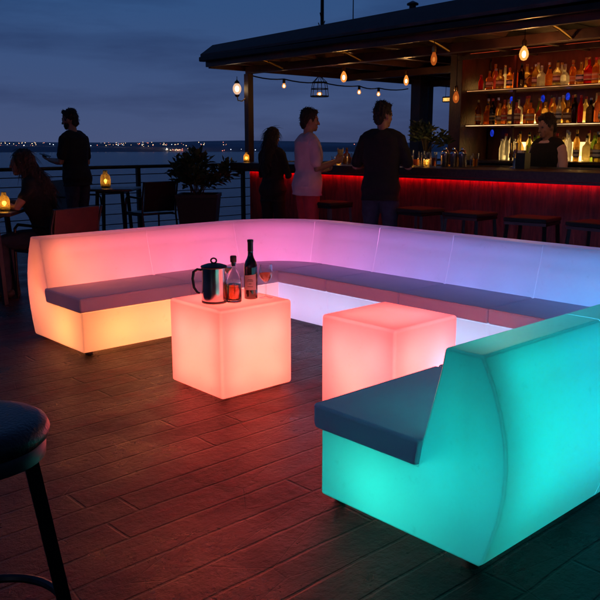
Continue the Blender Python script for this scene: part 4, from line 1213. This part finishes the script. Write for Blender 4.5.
pendant('dim amber bulb low beside the post of the back bar', (7.05, 5.20, 1.83), .5, .034, 'bulb_dim', .15)

def string_lights():
    t = thing('light_string', 'dark sagging cable with three small lit bulbs along the roof edge', 'string lights', (8.3, 8.2, 2.2))
    pts = []
    anchors = [(6.60, 2.225), (7.225, 2.20), (7.95, 2.195), (8.72, 2.18), (9.152, 2.17), (9.85, 2.19)]
    for (xa, za), (xb, zb) in zip(anchors, anchors[1:]):
        for k in range(5):
            u = k/5; pts.append((xa+(xb-xa)*u-8.3, 0, za+(zb-za)*u-2.2-.05*4*u*(1-u)*.5))
    pts.append((anchors[-1][0]-8.3, 0, anchors[-1][1]-2.2))
    MB().tube(pts, .009, 6).build('cable', M['blackmetal'], t)
    for x, z in ((7.225, 2.20), (8.72, 2.18), (9.152, 2.17)):
        s = MB().lathe([(.016, -.055), (.020, -.05), (.020, -.012), (.008, 0)], 12, (x-8.3, 0, z-2.2)).build('socket', M['blackmetal'], t, 40)
        MB().lathe([(.004, -.122), (.018, -.117), (.028, -.100), (.028, -.088), (.019, -.066), (.013, -.054)], 16, (x-8.3, 0, z-2.2)).build('bulb', M['bulb'], s, 60)
        MB().ell((x-8.3, 0, z-2.2-.092), (.013, .013, .02), 12, 8).build('filament', M['filament'], s, 60)
string_lights()

def cage_lamp():
    t = thing('cage_lantern', 'open wire cage lantern hanging from the roof edge with a glowing base', 'lantern', (7.9, 8.2, 2.0))
    rings = [(.105, .19), (.12, .10), (.13, .0)]
    for r, z in rings:
        MB().tube([(r*math.cos(2*PI*k/24), r*math.sin(2*PI*k/24), z) for k in range(25)], .0065, 6, False).build('ring', M['blackmetal'], t)
    for k in range(6):
        a = 2*PI*k/6
        MB().tube([(.02*math.cos(a), .02*math.sin(a), .27), (.10*math.cos(a), .10*math.sin(a), .195), (.12*math.cos(a), .12*math.sin(a), .10), (.13*math.cos(a), .13*math.sin(a), 0)], .005, 6).build('bar', M['blackmetal'], t)
    MB().lathe([(.125, -.012), (.128, -.008), (.128, -.001), (.02, .0)], 24).build('base_plate', M['brass'], t)
    MB().tube([(0, 0, .27), (0, 0, .36)], .005, 6).build('hanger', M['blackmetal'], t)
    MB().ell((0, 0, .030), (.040, .040, .028)).build('light', M['bulb'], t, 60)
    MB().ell((0, 0, .03), (.018, .018, .015), 10, 8).build('filament', M['filament'], t, 60)
cage_lamp()

def wall_lantern():
    t = thing('column_lantern', 'pale glowing globe lantern bracketed on the roof column', 'lantern', (6.444, 8.24, 2.03))
    MB().ell((0, 0, .01), (.068, .068, .088), 20, 14).build('globe', M['bulb_white'], t, 60)
    MB().ell((0, 0, .01), (.034, .034, .048), 16, 12).build('inner_bulb', M['filament'], t, 60)
    MB().lathe([(.03, .09), (.045, .095), (.035, .12), (.012, .14), (.004, .16)], 16).build('cap', M['blackmetal'], t, 40)
    MB().lathe([(.02, -.115), (.035, -.10), (.042, -.082)], 16).build('base_cup', M['brass'], t, 40)
    MB().tube([(0, 0, -.11), (.0, -.02, -.17), (.05, -.06, -.18), (.08, -.11, -.14)], .010, 8).build('bracket', M['brass'], t)
    MB().tube([(0, 0, .15), (0, 0, .20)], .005, 6).build('hanger', M['blackmetal'], t)
    lamp('glow', (-.12, 0, 0), (1, .75, .5), .5, .06, t)
wall_lantern()
bpy.data.objects['column_lantern'].scale = (.82, .82, .82)

def hanging_fixture():
    t = thing('hanging_fixture', 'narrow amber lit box lamp hanging between the far posts', 'box lamp', (10.0, 7.42, 2.005))
    MB().rbox((0, 0, 0), (.10, .36, .085), .01).build('box', M['blackmetal'], t)
    MB().rbox((-.051, 0, -.004), (.008, .32, .05), .003).build('lit_face', M['fixture'], t)
    for s in (-1, 1): MB().tube([(0, s*.15, .04), (0, s*.15, .22)], .004, 6).build('hanger', M['blackmetal'], t)
hanging_fixture()

# masts on the roof
def mast(name, label, x, y, z0, h, r, bits):
    t = thing(name, label, 'antenna mast', (x, y, z0))
    MB().tube([(0, 0, 0), (0, 0, h)], [r, r*.8], 8).build('pole', M['blackmetal'], t)
    for z, l in bits:
        MB().tube([(0, 0, z), (l*.6, l*.4, z+.03), (l, l*.6, z+.08)], .006, 6).build('arm', M['blackmetal'], t)
    MB().lathe([(.05, 0), (.05, .02), (.02, .05)], 10).build('base', M['blackmetal'], t)
mast('antenna_mast', 'thicker mast with small side arms on the roof', 6.5, 6.71, 2.555, .75, .022, ((.04, -.14), (.10, .10), (.16, -.08)))
mast('antenna_mast', 'thin wire like mast on the roof right of the thicker one', 6.5, 6.22, 2.565, .7, .006, ())
def vent():
    t = thing('roof_vent', 'small dark vent pipe at the top edge of the roof', 'roof vent', (6.5, 5.38, 2.57))
    MB().lathe([(.06, 0), (.06, .02), (.035, .03), (.035, .16)], 14).build('pipe', M['blackmetal'], t)
    MB().lathe([(.06, .16), (.06, .175), (.01, .20)], 14).build('cowl', M['blackmetal'], t)
vent()

# ================================================================== PLANTS
def leafy(mb, c, n, rad, h, ln, rnd, droop=.4):
    for _ in range(n):
        a = rnd.uniform(0, 2*PI); e = rnd.uniform(.15, 1.25); d = Vector((math.cos(a)*math.cos(e), math.sin(a)*math.cos(e), math.sin(e)))
        rr = rnd.uniform(.1, 1)
        p = Vector(c) + Vector((d.x*rad*rr, d.y*rad*rr, d.z*h*rr))
        L_ = ln*rnd.uniform(.5, 1.8); w = L_*rnd.uniform(.16, .26)
        dd = (d + Vector((rnd.uniform(-.6, .6), rnd.uniform(-.6, .6), rnd.uniform(-droop, .5)))).normalized()
        s = dd.cross(Vector((0, 0, 1)));
        if s.length < .05: s = Vector((1, 0, 0))
        s.normalize(); up = s.cross(dd)
        q1 = p+dd*L_*.5; q2 = p+dd*L_ - Vector((0, 0, L_*droop*.5))
        mb.add([p, q1+s*w+up*.01, q1-up*.012, q1-s*w+up*.01, q2], [(0, 2, 1), (0, 3, 2), (1, 2, 4), (2, 3, 4)])
def planter():
    rnd = random.Random(11)
    t = thing('planter', 'bushy plant in a dark tapered pot by the railing', 'planter', (5.98, 8.50, 0), YAW)
    def sq(w, z): return [Vector((x*w, y*w, z)) for x, y in ((-1, -1), (1, -1), (1, 1), (-1, 1))]
    MB().loft([sq(.20, 0), sq(.265, .64), sq(.275, .645), sq(.275, .69), sq(.245, .69), sq(.243, .62)]).build('pot', M['pot'], t, 30)
    MB().box((0, 0, .615), (.478, .478, .02)).build('soil', M['soil'], t)
    st = MB(); fo = MB()
    for k in range(16):
        a = rnd.uniform(0, 2*PI); l = rnd.uniform(.1, .40); hh = rnd.uniform(.25, .58)
        p0 = Vector((rnd.uniform(-.1, .1), rnd.uniform(-.1, .1), .62)); p2 = Vector((math.cos(a)*l, math.sin(a)*l, .68+hh*(1.1-l)))
        st.tube([p0, (p0+p2)/2+Vector((0, 0, .06)), p2], [.008, .006, .003], 6)
        leafy(fo, p2-Vector((0, 0, .10)), 46, .15, .15, .10, rnd)
        leafy(fo, (p0+p2)/2, 26, .12, .12, .09, rnd)
    st.build('stems', M['stem'], t); fo.build('foliage', M['leaf'], t, False)
planter()
def bar_plant(label, loc, s, seed):
    rnd = random.Random(seed)
    t = thing('potted_plant', label, 'potted plant', loc)
    MB().lathe([(.07*s, 0), (.10*s, .18*s), (.105*s, .20*s), (.09*s, .20*s), (.088*s, .17*s)], 18).build('pot', M['pot'], t, 40)
    MB().lathe([(.087*s, .165*s), (.087*s, .175*s)], 16).build('soil', M['soil'], t)
    st = MB(); fo = MB()
    for k in range(12):
        a = rnd.uniform(0, 2*PI); l = rnd.uniform(.08, .36)*s; hh = rnd.uniform(.2, .5)*s
        p0 = Vector((0, 0, .17*s)); p2 = Vector((math.cos(a)*l, math.sin(a)*l, .2*s+hh))
        st.tube([p0, (p0+p2)/2+Vector((0, 0, .05)), p2], [.006, .005, .003], 6)
        leafy(fo, p2-Vector((0, 0, .08*s)), 40, .13*s, .13*s, .10*s, rnd)
    st.build('stems', M['stem'], t); fo.build('foliage', M['leaf'], t, False)
bar_plant('dark leafy potted plant on the bar between the far posts and shakers', (6.86, 5.44, ZC), .62, 5)

# ================================================================== TERRACE FURNITURE
def cafe_table(name, label, x, y, zt, r, rz=0, grp='terrace tables'):
    t = thing(name, label, 'table', (x, y, 0), rz, grp)
    MB().rbox((0, 0, zt-.015), (r*2, r*2, .03), .006).build('tabletop', M['darkwood'], t)
    for sx in (-1, 1):
        for sy in (-1, 1):
            MB().bar((sx*r*.5, sy*r*.5, zt-.032), (sx*r*.62, sy*r*.62, 0), .035).build('leg', M['blackmetal'], t)
    MB().box((0, 0, zt-.05), (r*1.1, r*1.1, .03)).build('apron', M['blackmetal'], t)
    return t
cafe_table('terrace_table', 'small dark terrace table with a glowing lantern, in front of the railing', 5.14, 9.27, .765, .32, YAW)
candle_jar('tall glowing candle lantern on the table by the railing', (5.06, 9.30, .766), 1.10)
cafe_table('terrace_table', 'dark terrace table at the left edge with a lit candle lantern', 2.46, 6.72, .785, .34, YAW+.1)
candle_jar('candle lantern on the table in front of the seated woman', (2.585, 6.50, .786), .75)
candle_jar('second candle lantern at the left picture edge on the seated woman\'s table', (2.50, 6.56, .786), .60)

def arm_chair(label, x, y, rz, m='black', wide=.5, zb=.86):
    # faces local +X
    t = thing('terrace_chair', label, 'chair', (x, y, 0), rz, 'terrace chairs')
    MB().rbox((.02, 0, .44), (.46, wide-.04, .03), .01).build('seat', M[m], t, 50, True)
    bk = MB().rbox((0, 0, 0), (.025, wide-.04, zb-.47), .009).build('backrest', M[m], t, 50, True)
    bk.location = (-.245, 0, .47+(zb-.47)/2); bk.rotation_euler = (0, R(-9), 0)
    for s in (-1, 1):
        y_ = s*wide/2
        MB().tube([(.22, y_, 0), (.215, y_, .44), (.20, y_, .62), (.16, y_, .655), (-.20, y_, .645)], .013, 8).build('arm', M['blackmetal'], t)
        MB().tube([(-.29, y_, 0), (-.215, y_, .44), (-.235, y_, .65), (-.285, y_, zb)], .013, 8).build('rear_leg', M['blackmetal'], t)
        MB().tube([(.215, y_, .425), (-.212, y_, .425)], .012, 8).build('side_rail', M['blackmetal'], t)
    MB().tube([(.215, -wide/2, .425), (.215, wide/2, .425)], .012, 8).build('front_rail', M['blackmetal'], t)
    return t
LEFT = YAW + PI/2     # world angle that points to picture left
arm_chair('black armchair on the right of the lantern table by the railing', 5.50, 8.93, LEFT-.85)
arm_chair('black armchair left of the lantern table, behind the standing man', 4.86, 9.72, LEFT+PI-.3)
arm_chair('red brown leather chair the seated woman sits on', 3.03, 6.50, LEFT-.50, 'redchair', .56, .80)

def round_stool():
    t = thing('round_stool', 'round black stool with a padded seat and splayed legs, nearest the camera', 'stool', (.552, 1.670, 0), .50)
    MB().lathe([(.02, .752), (.12, .752), (.145, .748), (.160, .738), (.166, .722), (.162, .706), (.150, .698), (.02, .698)], 48).build('seat_pad', M['black'], t, 50)
    MB().lathe([(.145, .660), (.154, .663), (.156, .690), (.152, .697), (.02, .697)], 48).build('seat_ring', M['darkmetal'], t, 40)
    for k in range(4):
        a = PI/4+PI/2*k
        MB().bar((.115*math.cos(a), .115*math.sin(a), .665), (.21*math.cos(a), .21*math.sin(a), 0), .032).build('leg', M['blackmetal'], t)
    MB().tube([(.168*math.cos(2*PI*k/40), .168*math.sin(2*PI*k/40), .27) for k in range(41)], .011, 8, False).build('foot_ring', M['darkmetal'], t)
round_stool()

# ================================================================== PEOPLE
def hand_mb(mb, wrist, d, nrm, side, curl=.5, s=1.0):
    """palm and five fingers; d: direction, nrm: palm-facing normal, side: thumb direction"""
    d = Vector(d).normalized(); nrm = Vector(nrm); nrm = (nrm-d*nrm.dot(d)).normalized(); w = d.cross(nrm).normalized()
    if w.dot(Vector(side)) < 0: w = -w
    W = Vector(wrist)
    rings = []
    for t, hw, ht in ((-.02, .026, .020), (0.0, .027, .019), (.03, .036, .018), (.065, .042, .016), (.090, .040, .013)):
        c = W+d*t*s
        rings.append([c+(w*math.cos(2*PI*k/14)*hw+nrm*math.sin(2*PI*k/14)*ht)*s for k in range(14)])
    mb.loft(rings)
    for off, L_ in ((.030, .068), (.010, .078), (-.010, .072), (-.029, .056)):
        p = W+(d*.082+w*off)*s; a = curl*.55; pts = [p]
        dd = d
        for k, fr in enumerate((.45, .30, .25)):
            ang = a*(1+.55*k); dd = (d*math.cos(ang*(k+1)*.75)+nrm*math.sin(ang*(k+1)*.75)+w*off*1.2).normalized()
            pts.append(pts[-1]+dd*L_*fr*s)
        mb.limb(pts, [.0092*s, .0088*s, .0082*s, .0072*s], 8)
    p = W+(d*.022+w*.026)*s
    pts = [p, p+(d*.022+w*.028+nrm*.010)*s, p+(d*.052+w*.036+nrm*.022)*s, p+(d*.074+w*.030+nrm*.034)*s]
    mb.limb(pts, [.0125*s, .0118*s, .0100*s, .0085*s], 8)

def person(label, h, loc, rz, P, outfit):
    k = h/1.78
    fem = P.get('fem', False)
    lean = R(P.get('lean', 0)); hipz = P.get('hipz', .93); hx = P.get('hipx', 0)
    sw = .90 if fem else 1.0
    def T(x, y, dz, tw=0):
        v = Vector((x, y, dz)); v = Matrix.Rotation(lean, 3, 'Y') @ v
        return v+Vector((hx, 0, hipz))
    def K(mb):
        mb.v = [(a*k, b*k, c*k) for a, b, c in mb.v]; return mb
    def torso(mb, rows, inf=0.0, n=22):
        rings = []
        for dz, hw, hd, ox in rows:
            ring = []
            for i in range(n):
                a = 2*PI*i/n; e = .85
                cx = math.copysign(abs(math.cos(a))**e, math.cos(a)); sy = math.copysign(abs(math.sin(a))**e, math.sin(a))
                ring.append(T(ox+(hd+inf)*cx, (hw+inf)*sy, dz))
            rings.append(ring)
        mb.loft(rings)
    ch = 1.12 if fem else 1.0
    rows = [(-.12, .10, .075, 0), (-.07, .150, .105, -.005), (0, .172*(1.02 if fem else .98), .118, -.008), (.10, .148*(.92 if fem else 1), .103, .0), (.17, .142*(.88 if fem else 1.02), .098, .005),
            (.27, .160*sw, .110, .006), (.37, .176*sw, .118*ch, .006), (.44, .180*sw, .110, -.002), (.492, .168*sw, .092, -.012), (.530, .120*sw, .074, -.014), (.560, .070, .063, -.010)]
    bk = P.get('bulk', 1.0)
    rows = [(a, b_*(bk if a < .5 else 1), c_*bk, d_) for a, b_, c_, d_ in rows]
    neck = T(-.008, 0, .54); skull = T(P.get('headx', .016), 0, .722)
    hy = R(P.get('head_yaw', 0)); hp = R(P.get('head_pitch', 0))
    HR = Matrix.Rotation(hy, 3, 'Z') @ Matrix.Rotation(hp, 3, 'Y')
    def Hd(x, y, z): return skull + HR @ Vector((x, y, z))
    body = MB()
    torso(body, rows)
    body.limb([T(-.010, 0, .50), T(-.004, 0, .58), Hd(-.012, 0, -.055)], [.060, .054 if not fem else .048, .056 if not fem else .050], 16)
    # head
    body.ell(Hd(-.006, 0, .012), (.096, .075, .106), 20, 16, HR)
    body.ell(Hd(.022, 0, -.045), (.066, .060, .066), 18, 12, HR)
    body.ell(Hd(.062, 0, -.092), (.026, .028, .022), 12, 8, HR)       # chin
    body.ell(Hd(.078, 0, .026), (.018, .045, .012), 12, 8, HR)        # brow
    body.limb([Hd(.084, 0, .012), Hd(.100, 0, -.018), Hd(.106, 0, -.032)], [.009, .012, .013], 8)  # nose
    body.ell(Hd(.082, 0, -.063), (.014, .024, .006), 10, 6, HR); body.ell(Hd(.080, 0, -.074), (.013, .021, .007), 10, 6, HR)  # lips
    for s in (-1, 1):
        body.ell(Hd(-.008, s*.076, -.010), (.020, .010, .032), 10, 8, HR)
        body.ell(Hd(.055, s*.036, -.030), (.026, .022, .022), 10, 8, HR)
    # arms
    sh = {}
    for s, key in ((1, 'L'), (-1, 'R')):
        el, wr, hd, nrm, curl = P['arm'+key]
        S = T(-.012, s*.180*sw*(.5+bk/2), .472); el = Vector(el); wr = Vector(wr)
        sh[key] = (S, el, wr)
        m1 = S.lerp(el, .35); m2 = el.lerp(wr, .3)
        af = .86 if fem else 1
        body.limb([T(-.008, s*.10*sw, .455), S, m1, S.lerp(el, .75), el, m2, wr.lerp(el, .25), wr], [.055*af, .056*af, .050*af, .043*af, .040*af, .042*af, .033*af, .027*af], 14)
        hand_mb(body, wr, hd, nrm, Vector((.2, -s*.6, .8)), curl, .95 if fem else 1.0)
    # legs
    lg = {}
    for s, key in ((1, 'L'), (-1, 'R')):
        kn, an_, toe = P['leg'+key]
        Hj = T(0, s*.090, -.03); kn = Vector(kn); an_ = Vector(an_); lg[key] = (Hj, kn, an_)
        body.limb([Hj, Hj.lerp(kn, .3), Hj.lerp(kn, .75), kn, kn.lerp(an_, .3), kn.lerp(an_, .7), an_], [.088, .086, .066, .056, .056, .042, .036], 14)
        f = Vector((math.cos(R(toe)), math.sin(R(toe)), 0))
        body.limb([an_+Vector((0, 0, -.035))-f*.03, an_-Vector((0, 0, .045))+f*.06, an_-Vector((0, 0, .058))+f*.14], [.036, .034, .024], 12)
    o = obj('person', remeshed(K(body), 'person', .0075*k, 2), M['skin'], None, False)
    o.location = loc; o.rotation_euler = (0, 0, rz)
    tag(o, label, 'person', None)
    # eyes
    for s in (-1, 1):
        MBx = MB().ell(Hd(.0775, s*.031, .008), (.012, .0135, .0105), 12, 8, HR)
        K(MBx).build('eye', M['eye'], o, 60)
    # shirt
    hem = outfit.get('hem', -.06)
    inf = outfit.get('loose', .014)
    st = MB()
    rr = [(hem, (.172+.010)*bk, (.122+.012)*bk, -.004)] + [(a, b_+(.016 if a < .15 else .010 if a < .3 else 0), c_+(.018 if a < .15 else .006 if a < .3 else .010 if a > .46 else 0), d_) for a, b_, c_, d_ in rows if a > hem+.02 and a < .57]
    if P.get('seat'): rr = [r for r in rr if r[0] > -.02]
    torso(st, rr, inf)
    neckr = outfit.get('collar', 0)
    for s in (-1, 1): st.limb([T(-.014, s*.045, .545), T(-.016, s*.085*sw, .532), T(-.014, s*.15*sw, .498)], [.054, .066, .066], 14)
    st.loft([[T(-.012+.085*math.cos(2*PI*i/18), .100*math.sin(2*PI*i/18), .49) for i in range(18)], [T(-.010+.074*math.cos(2*PI*i/18), .076*math.sin(2*PI*i/18), .572) for i in range(18)]])
    if outfit.get('collar'): st.loft([[T(-.012+.075*math.cos(2*PI*i/18), .080*math.sin(2*PI*i/18), .50) for i in range(18)], [T(-.008+.068*math.cos(2*PI*i/18), .068*math.sin(2*PI*i/18), .535+neckr) for i in range(18)]])
    for s, key in ((1, 'L'), (-1, 'R')):
        S, el, wr = sh[key]; f = outfit.get('sleeve', .72)
        af = .88 if fem else 1
        if f <= 1:
            st.limb([T(-.008, s*.09*sw, .452), S, S.lerp(el, f*.5), S.lerp(el, f)], [.066*af, .069*af, .064*af, .060*af], 16)
        else:
            st.limb([T(-.008, s*.09*sw, .452), S, S.lerp(el, .5), el, el.lerp(wr, (f-1)*.6), el.lerp(wr, f-1)], [.066*af, .069*af, .058*af, .052*af, .046*af, .040*af], 16)
    obj(outfit.get('topname', 'shirt'), remeshed(K(st), 'shirt', .010*k, 3, .007, 11), M[outfit['top']], o)
    if outfit.get('vest'):
        vt = MB(); torso(vt, [(a, b_*.97+.008, c_+.006, d_) for a, b_, c_, d_ in rows if -.05 < a < .50]+[(.545, .125, .075, -.012)], .030)
        for s in (-1, 1): vt.limb([T(-.012, s*.07, .545), T(-.014, s*.10*sw, .530), T(-.012, s*.135*sw, .50)], [.066, .080, .082], 14)
        obj('vest', remeshed(K(vt), 'vest', .010*k, 3, .004, 9), M[outfit['vest']], o)
    # trousers
    tr = MB()
    if P.get('seat'): torso(tr, [r for r in rows if r[0] <= .10], .012)
    else: torso(tr, [r for r in rows if r[0] <= .05]+[(.07, .160, .112, -.004)], .012)
    for s, key in ((1, 'L'), (-1, 'R')):
        Hj, kn, an_ = lg[key]
        tr.limb([Hj, Hj.lerp(kn, .3), Hj.lerp(kn, .75), kn, kn.lerp(an_, .35), kn.lerp(an_, .75), an_-(an_-kn).normalized()*.01], [.098, .098, .080, .070, .068, .062, .058], 16)
    obj('trousers', remeshed(K(tr), 'trousers', .011*k, 3, .008, 8), M[outfit['bottom']], o)
    for s, key in ((1, 'L'), (-1, 'R')):
        kn, an_, toe = P['leg'+key]; an_ = Vector(an_); f = Vector((math.cos(R(toe)), math.sin(R(toe)), 0))
        sm = MB().limb([an_-f*.035-Vector((0, 0, .038)), an_-Vector((0, 0, .040))+f*.06, an_-Vector((0, 0, .054))+f*.155], [.047, .043, .031], 14)
        sm.v = [(a, b_, max(an_.z-.085, c_)) for a, b_, c_ in sm.v]
        obj('shoe', remeshed(K(sm), 'shoe', .008*k, 2), M['shoe'], o)
    # hair
    hm = MB()
    if P.get('hair') == 'long':
        hm.ell(Hd(-.022, 0, .028), (.098, .088, .106), 20, 14, HR)
        for s in (-1, 1):
            hm.limb([Hd(.010, s*.058, .078), Hd(-.012, s*.080, .01), Hd(-.032, s*.084, -.09), T(-.035, s*.085, .50), T(-.045, s*.075, .40)], [.030, .024, .032, .036, .018], 10)
        hm.limb([Hd(-.06, 0, .03), Hd(-.075, 0, -.07), T(-.105, 0, .50), T(-.125, 0, .36), T(-.125, 0, .27)], [.070, .074, .075, .066, .034], 14)
        hm.limb([Hd(-.05, .04, -.02), T(-.085, .05, .50), T(-.11, .055, .33)], [.05, .052, .03], 12)
        hm.limb([Hd(-.05, -.04, -.02), T(-.085, -.05, .50), T(-.11, -.055, .36)], [.05, .052, .03], 12)
    else:
        hm.ell(Hd(-.020, 0, .036), (.097, .083, .098), 20, 14, HR)
        hm.ell(Hd(-.030, 0, .070), (.080, .070, .076), 16, 12, HR)
        hm.ell(Hd(-.066, 0, -.028), (.042, .066, .068), 16, 12, HR)
        hm.ell(Hd(.036, 0, .098), (.046, .056, .028), 14, 10, HR)
        hm.ell(Hd(.044, .012, .106), (.036, .036, .024), 12, 8, HR)
        for s in (-1, 1): hm.ell(Hd(.004, s*.070, .018), (.026, .012, .040), 10, 8, HR)
        if P.get('beard'):
            hm.ell(Hd(.050, 0, -.084), (.036, .040, .026), 14, 10, HR)
            for s in (-1, 1): hm.ell(Hd(.022, s*.052, -.062), (.036, .014, .038), 10, 8, HR)
    hr = remeshed(K(hm), 'hair', .0065*k, 2)
    push(hr, lambda p: .010*(mnoise.noise(Vector((p.x*55, p.y*55, p.z*22)))+.6*mnoise.noise(Vector((p.x*120, p.y*120, p.z*40)))))
    ho = obj('hair', hr, M['hair'], o)
    # loose strands
    rs = random.Random(int(h*1000)); nv = len(hr.vertices); sm_ = MB()
    cs = [v.co.copy() for v in hr.vertices]; ns = [v.normal.copy() for v in hr.vertices]
    for _ in range(420 if P.get('hair') == 'long' else 320):
        i = rs.randrange(nv); c, n_ = cs[i], ns[i]
        if P.get('hair') == 'long': d = Vector((rs.uniform(-.5, .3), rs.uniform(-.4, .4), -1)); L_ = rs.uniform(.04, .11)
        else:
            if n_.z < -.3: continue
            d = Vector((rs.uniform(-.8, .6), rs.uniform(-.7, .7), rs.uniform(-.2, .7))); L_ = rs.uniform(.012, .030)
        d = (d - n_*d.dot(n_)*.7 + n_*.35).normalized()
        p1 = c+d*L_*.5+n_*.003; p2 = c+d*L_+Vector((0, 0, -.12*L_))
        sm_.tube([c-n_*.002, p1, p2], [.0022, .0018, .0006], 4)
    sm_.build('hair_strands', M['hair'], ho, 60)['kind'] = 'stuff'
    return o

ST = {'legL': ((.02, .10, .50), (-.015, .11, .085), 8), 'legR': ((.02, -.10, .50), (-.015, -.11, .085), -8)}
DOWN = {'armL': ((-.03, .235, 1.13), (.05, .245, .88), (.12, -.02, -1), (0, -1, 0), .5), 'armR': ((-.03, -.235, 1.13), (.05, -.245, .88), (.12, .02, -1), (0, 1, 0), .5)}
RIGHT = YAW - PI/2

# man by the railing, profile to the left, forearm forward with a small phone
person('man standing in a dark t-shirt and jeans by the railing, holding a phone', 1.755, (4.585, 9.15, 0), LEFT-.45,
       {**ST, 'lean': 3, 'head_pitch': 8, 'head_yaw': 16, 'beard': True, 'bulk': 1.06, 'headx': .03,
        'armL': ((.05, .225, 1.13), (.30, .15, 1.155), (.95, -.15, .22), (0, -.4, 1), .7),
        'armR': ((.02, -.235, 1.12), (.25, -.13, 1.10), (.95, .3, .1), (0, .4, 1), .6)},
       {'top': 'blackcloth', 'bottom': 'jeans', 'hem': -.10})
t = thing('phone', 'small dark phone in the hand of the man by the railing', 'phone', (4.585, 9.15, 0), LEFT-.45)
b_ = MB().rbox((0, 0, 0), (.145, .072, .008), .003).build('body', M['black'], t); b_.location = (.385, .125, 1.198); b_.rotation_euler = (0, R(-14), R(-8))

# seated woman
person('woman with long dark hair seated at the left table, facing left', 1.66, (2.985, 6.515, 0), LEFT+.05,
       {'fem': True, 'hair': 'long', 'seat': True, 'lean': 17, 'hipz': .575, 'head_pitch': 2,
        'legL': ((.44, .10, .545), (.42, .11, .085), 5), 'legR': ((.44, -.10, .545), (.46, -.11, .085), -5),
        'armL': ((.23, .24, .86), (.47, .13, .895), (.9, -.35, -.1), (0, 0, -1), .5),
        'armR': ((.23, -.24, .86), (.47, -.13, .895), (.9, .35, -.1), (0, 0, -1), .5)},
       {'top': 'blackcloth', 'bottom': 'jeans', 'sleeve': .45, 'loose': .010, 'topname': 'top'})

# woman by the column
person('dark haired woman in black standing at the far left end of the bar', 1.525, (6.02, 7.04, 0), YAW-.55,
       {**ST, 'fem': True, 'hair': 'long', 'head_yaw': -18, 'head_pitch': 10,
        'armL': ((.06, .225, 1.12), (.27, .10, 1.18), (.8, -.4, .3), (0, -.4, 1), .8),
        'armR': ((.06, -.225, 1.12), (.27, -.10, 1.18), (.8, .4, .3), (0, .4, 1), .8)},
       {'top': 'blackcloth', 'bottom': 'blackcloth', 'hem': -.14, 'sleeve': 1.6})

# man in the pale shirt
WM = (5.76, 6.16, 0); WR = RIGHT+.42
person('man in a pale short sleeved shirt and red trousers holding a drink', 1.70, WM, WR,
       {**ST, 'lean': 1, 'bulk': 1.05, 'head_yaw': -14, 'head_pitch': 3,
        'armR': ((.0, -.245, 1.13), (.25, -.19, 1.205), (.9, .15, .25), (0, .9, .2), .9),
        'armL': ((.03, .235, 1.13), (.24, .16, 1.10), (.9, -.3, .1), (0, -.5, .8), .6)},
       {'top': 'lilac', 'bottom': 'redtrousers', 'hem': -.10, 'sleeve': .78, 'loose': .018, 'collar': .03})
def held_drink():
    t = thing('held_glass', 'golden drink in the hand of the man in the pale shirt', 'glass', WM, WR)
    c = (.345*.955, -.135*.955, 1.165)
    MB().lathe([(.028, 0), (.030, .004), (.036, .13), (.034, .13), (.027, .012), (.002, .011)], 20, c).build('glass', M['thin'], t, 40)
    MB().lathe([(.026, .0125), (.0335, .115), (.002, .115)], 18, c).build('drink', gmat('golden', COL['golden'], .5, .5), t, 40)
held_drink()

# man in the black shirt, back to the camera, leaning on the bar
person('man in a black t-shirt leaning on the bar with his back to us', 1.735, (5.74, 5.09, 0), YAW-.28,
       {**ST, 'lean': 5, 'bulk': 1.0, 'head_yaw': -36, 'head_pitch': 3,
        'armL': ((.05, .268, 1.15), (.33, .20, 1.175), (.95, -.25, -.02), (0, 0, -1), .4),
        'armR': ((.05, -.268, 1.15), (.33, -.19, 1.175), (.95, .25, -.02), (0, 0, -1), .4)},
       {'top': 'blackcloth', 'bottom': 'jeans', 'hem': -.12, 'sleeve': .85, 'loose': .016})

# bartender
person('bartender in a dark vest over a pale shirt behind the bar, looking down left', 1.63, (7.30, 4.20, 0), LEFT+.55,
       {**ST, 'lean': 4, 'head_pitch': 14, 'head_yaw': -10,
        'armL': ((.03, .245, 1.12), (.24, .16, 1.02), (.9, -.3, -.2), (0, -.4, -1), .7),
        'armR': ((.05, -.245, 1.12), (.26, -.13, 1.06), (.9, .3, -.1), (0, .4, -1), .7)},
       {'top': 'lilac', 'collar': .03, 'bottom': 'blackcloth', 'sleeve': 1.85, 'vest': 'blackcloth', 'hem': -.05})
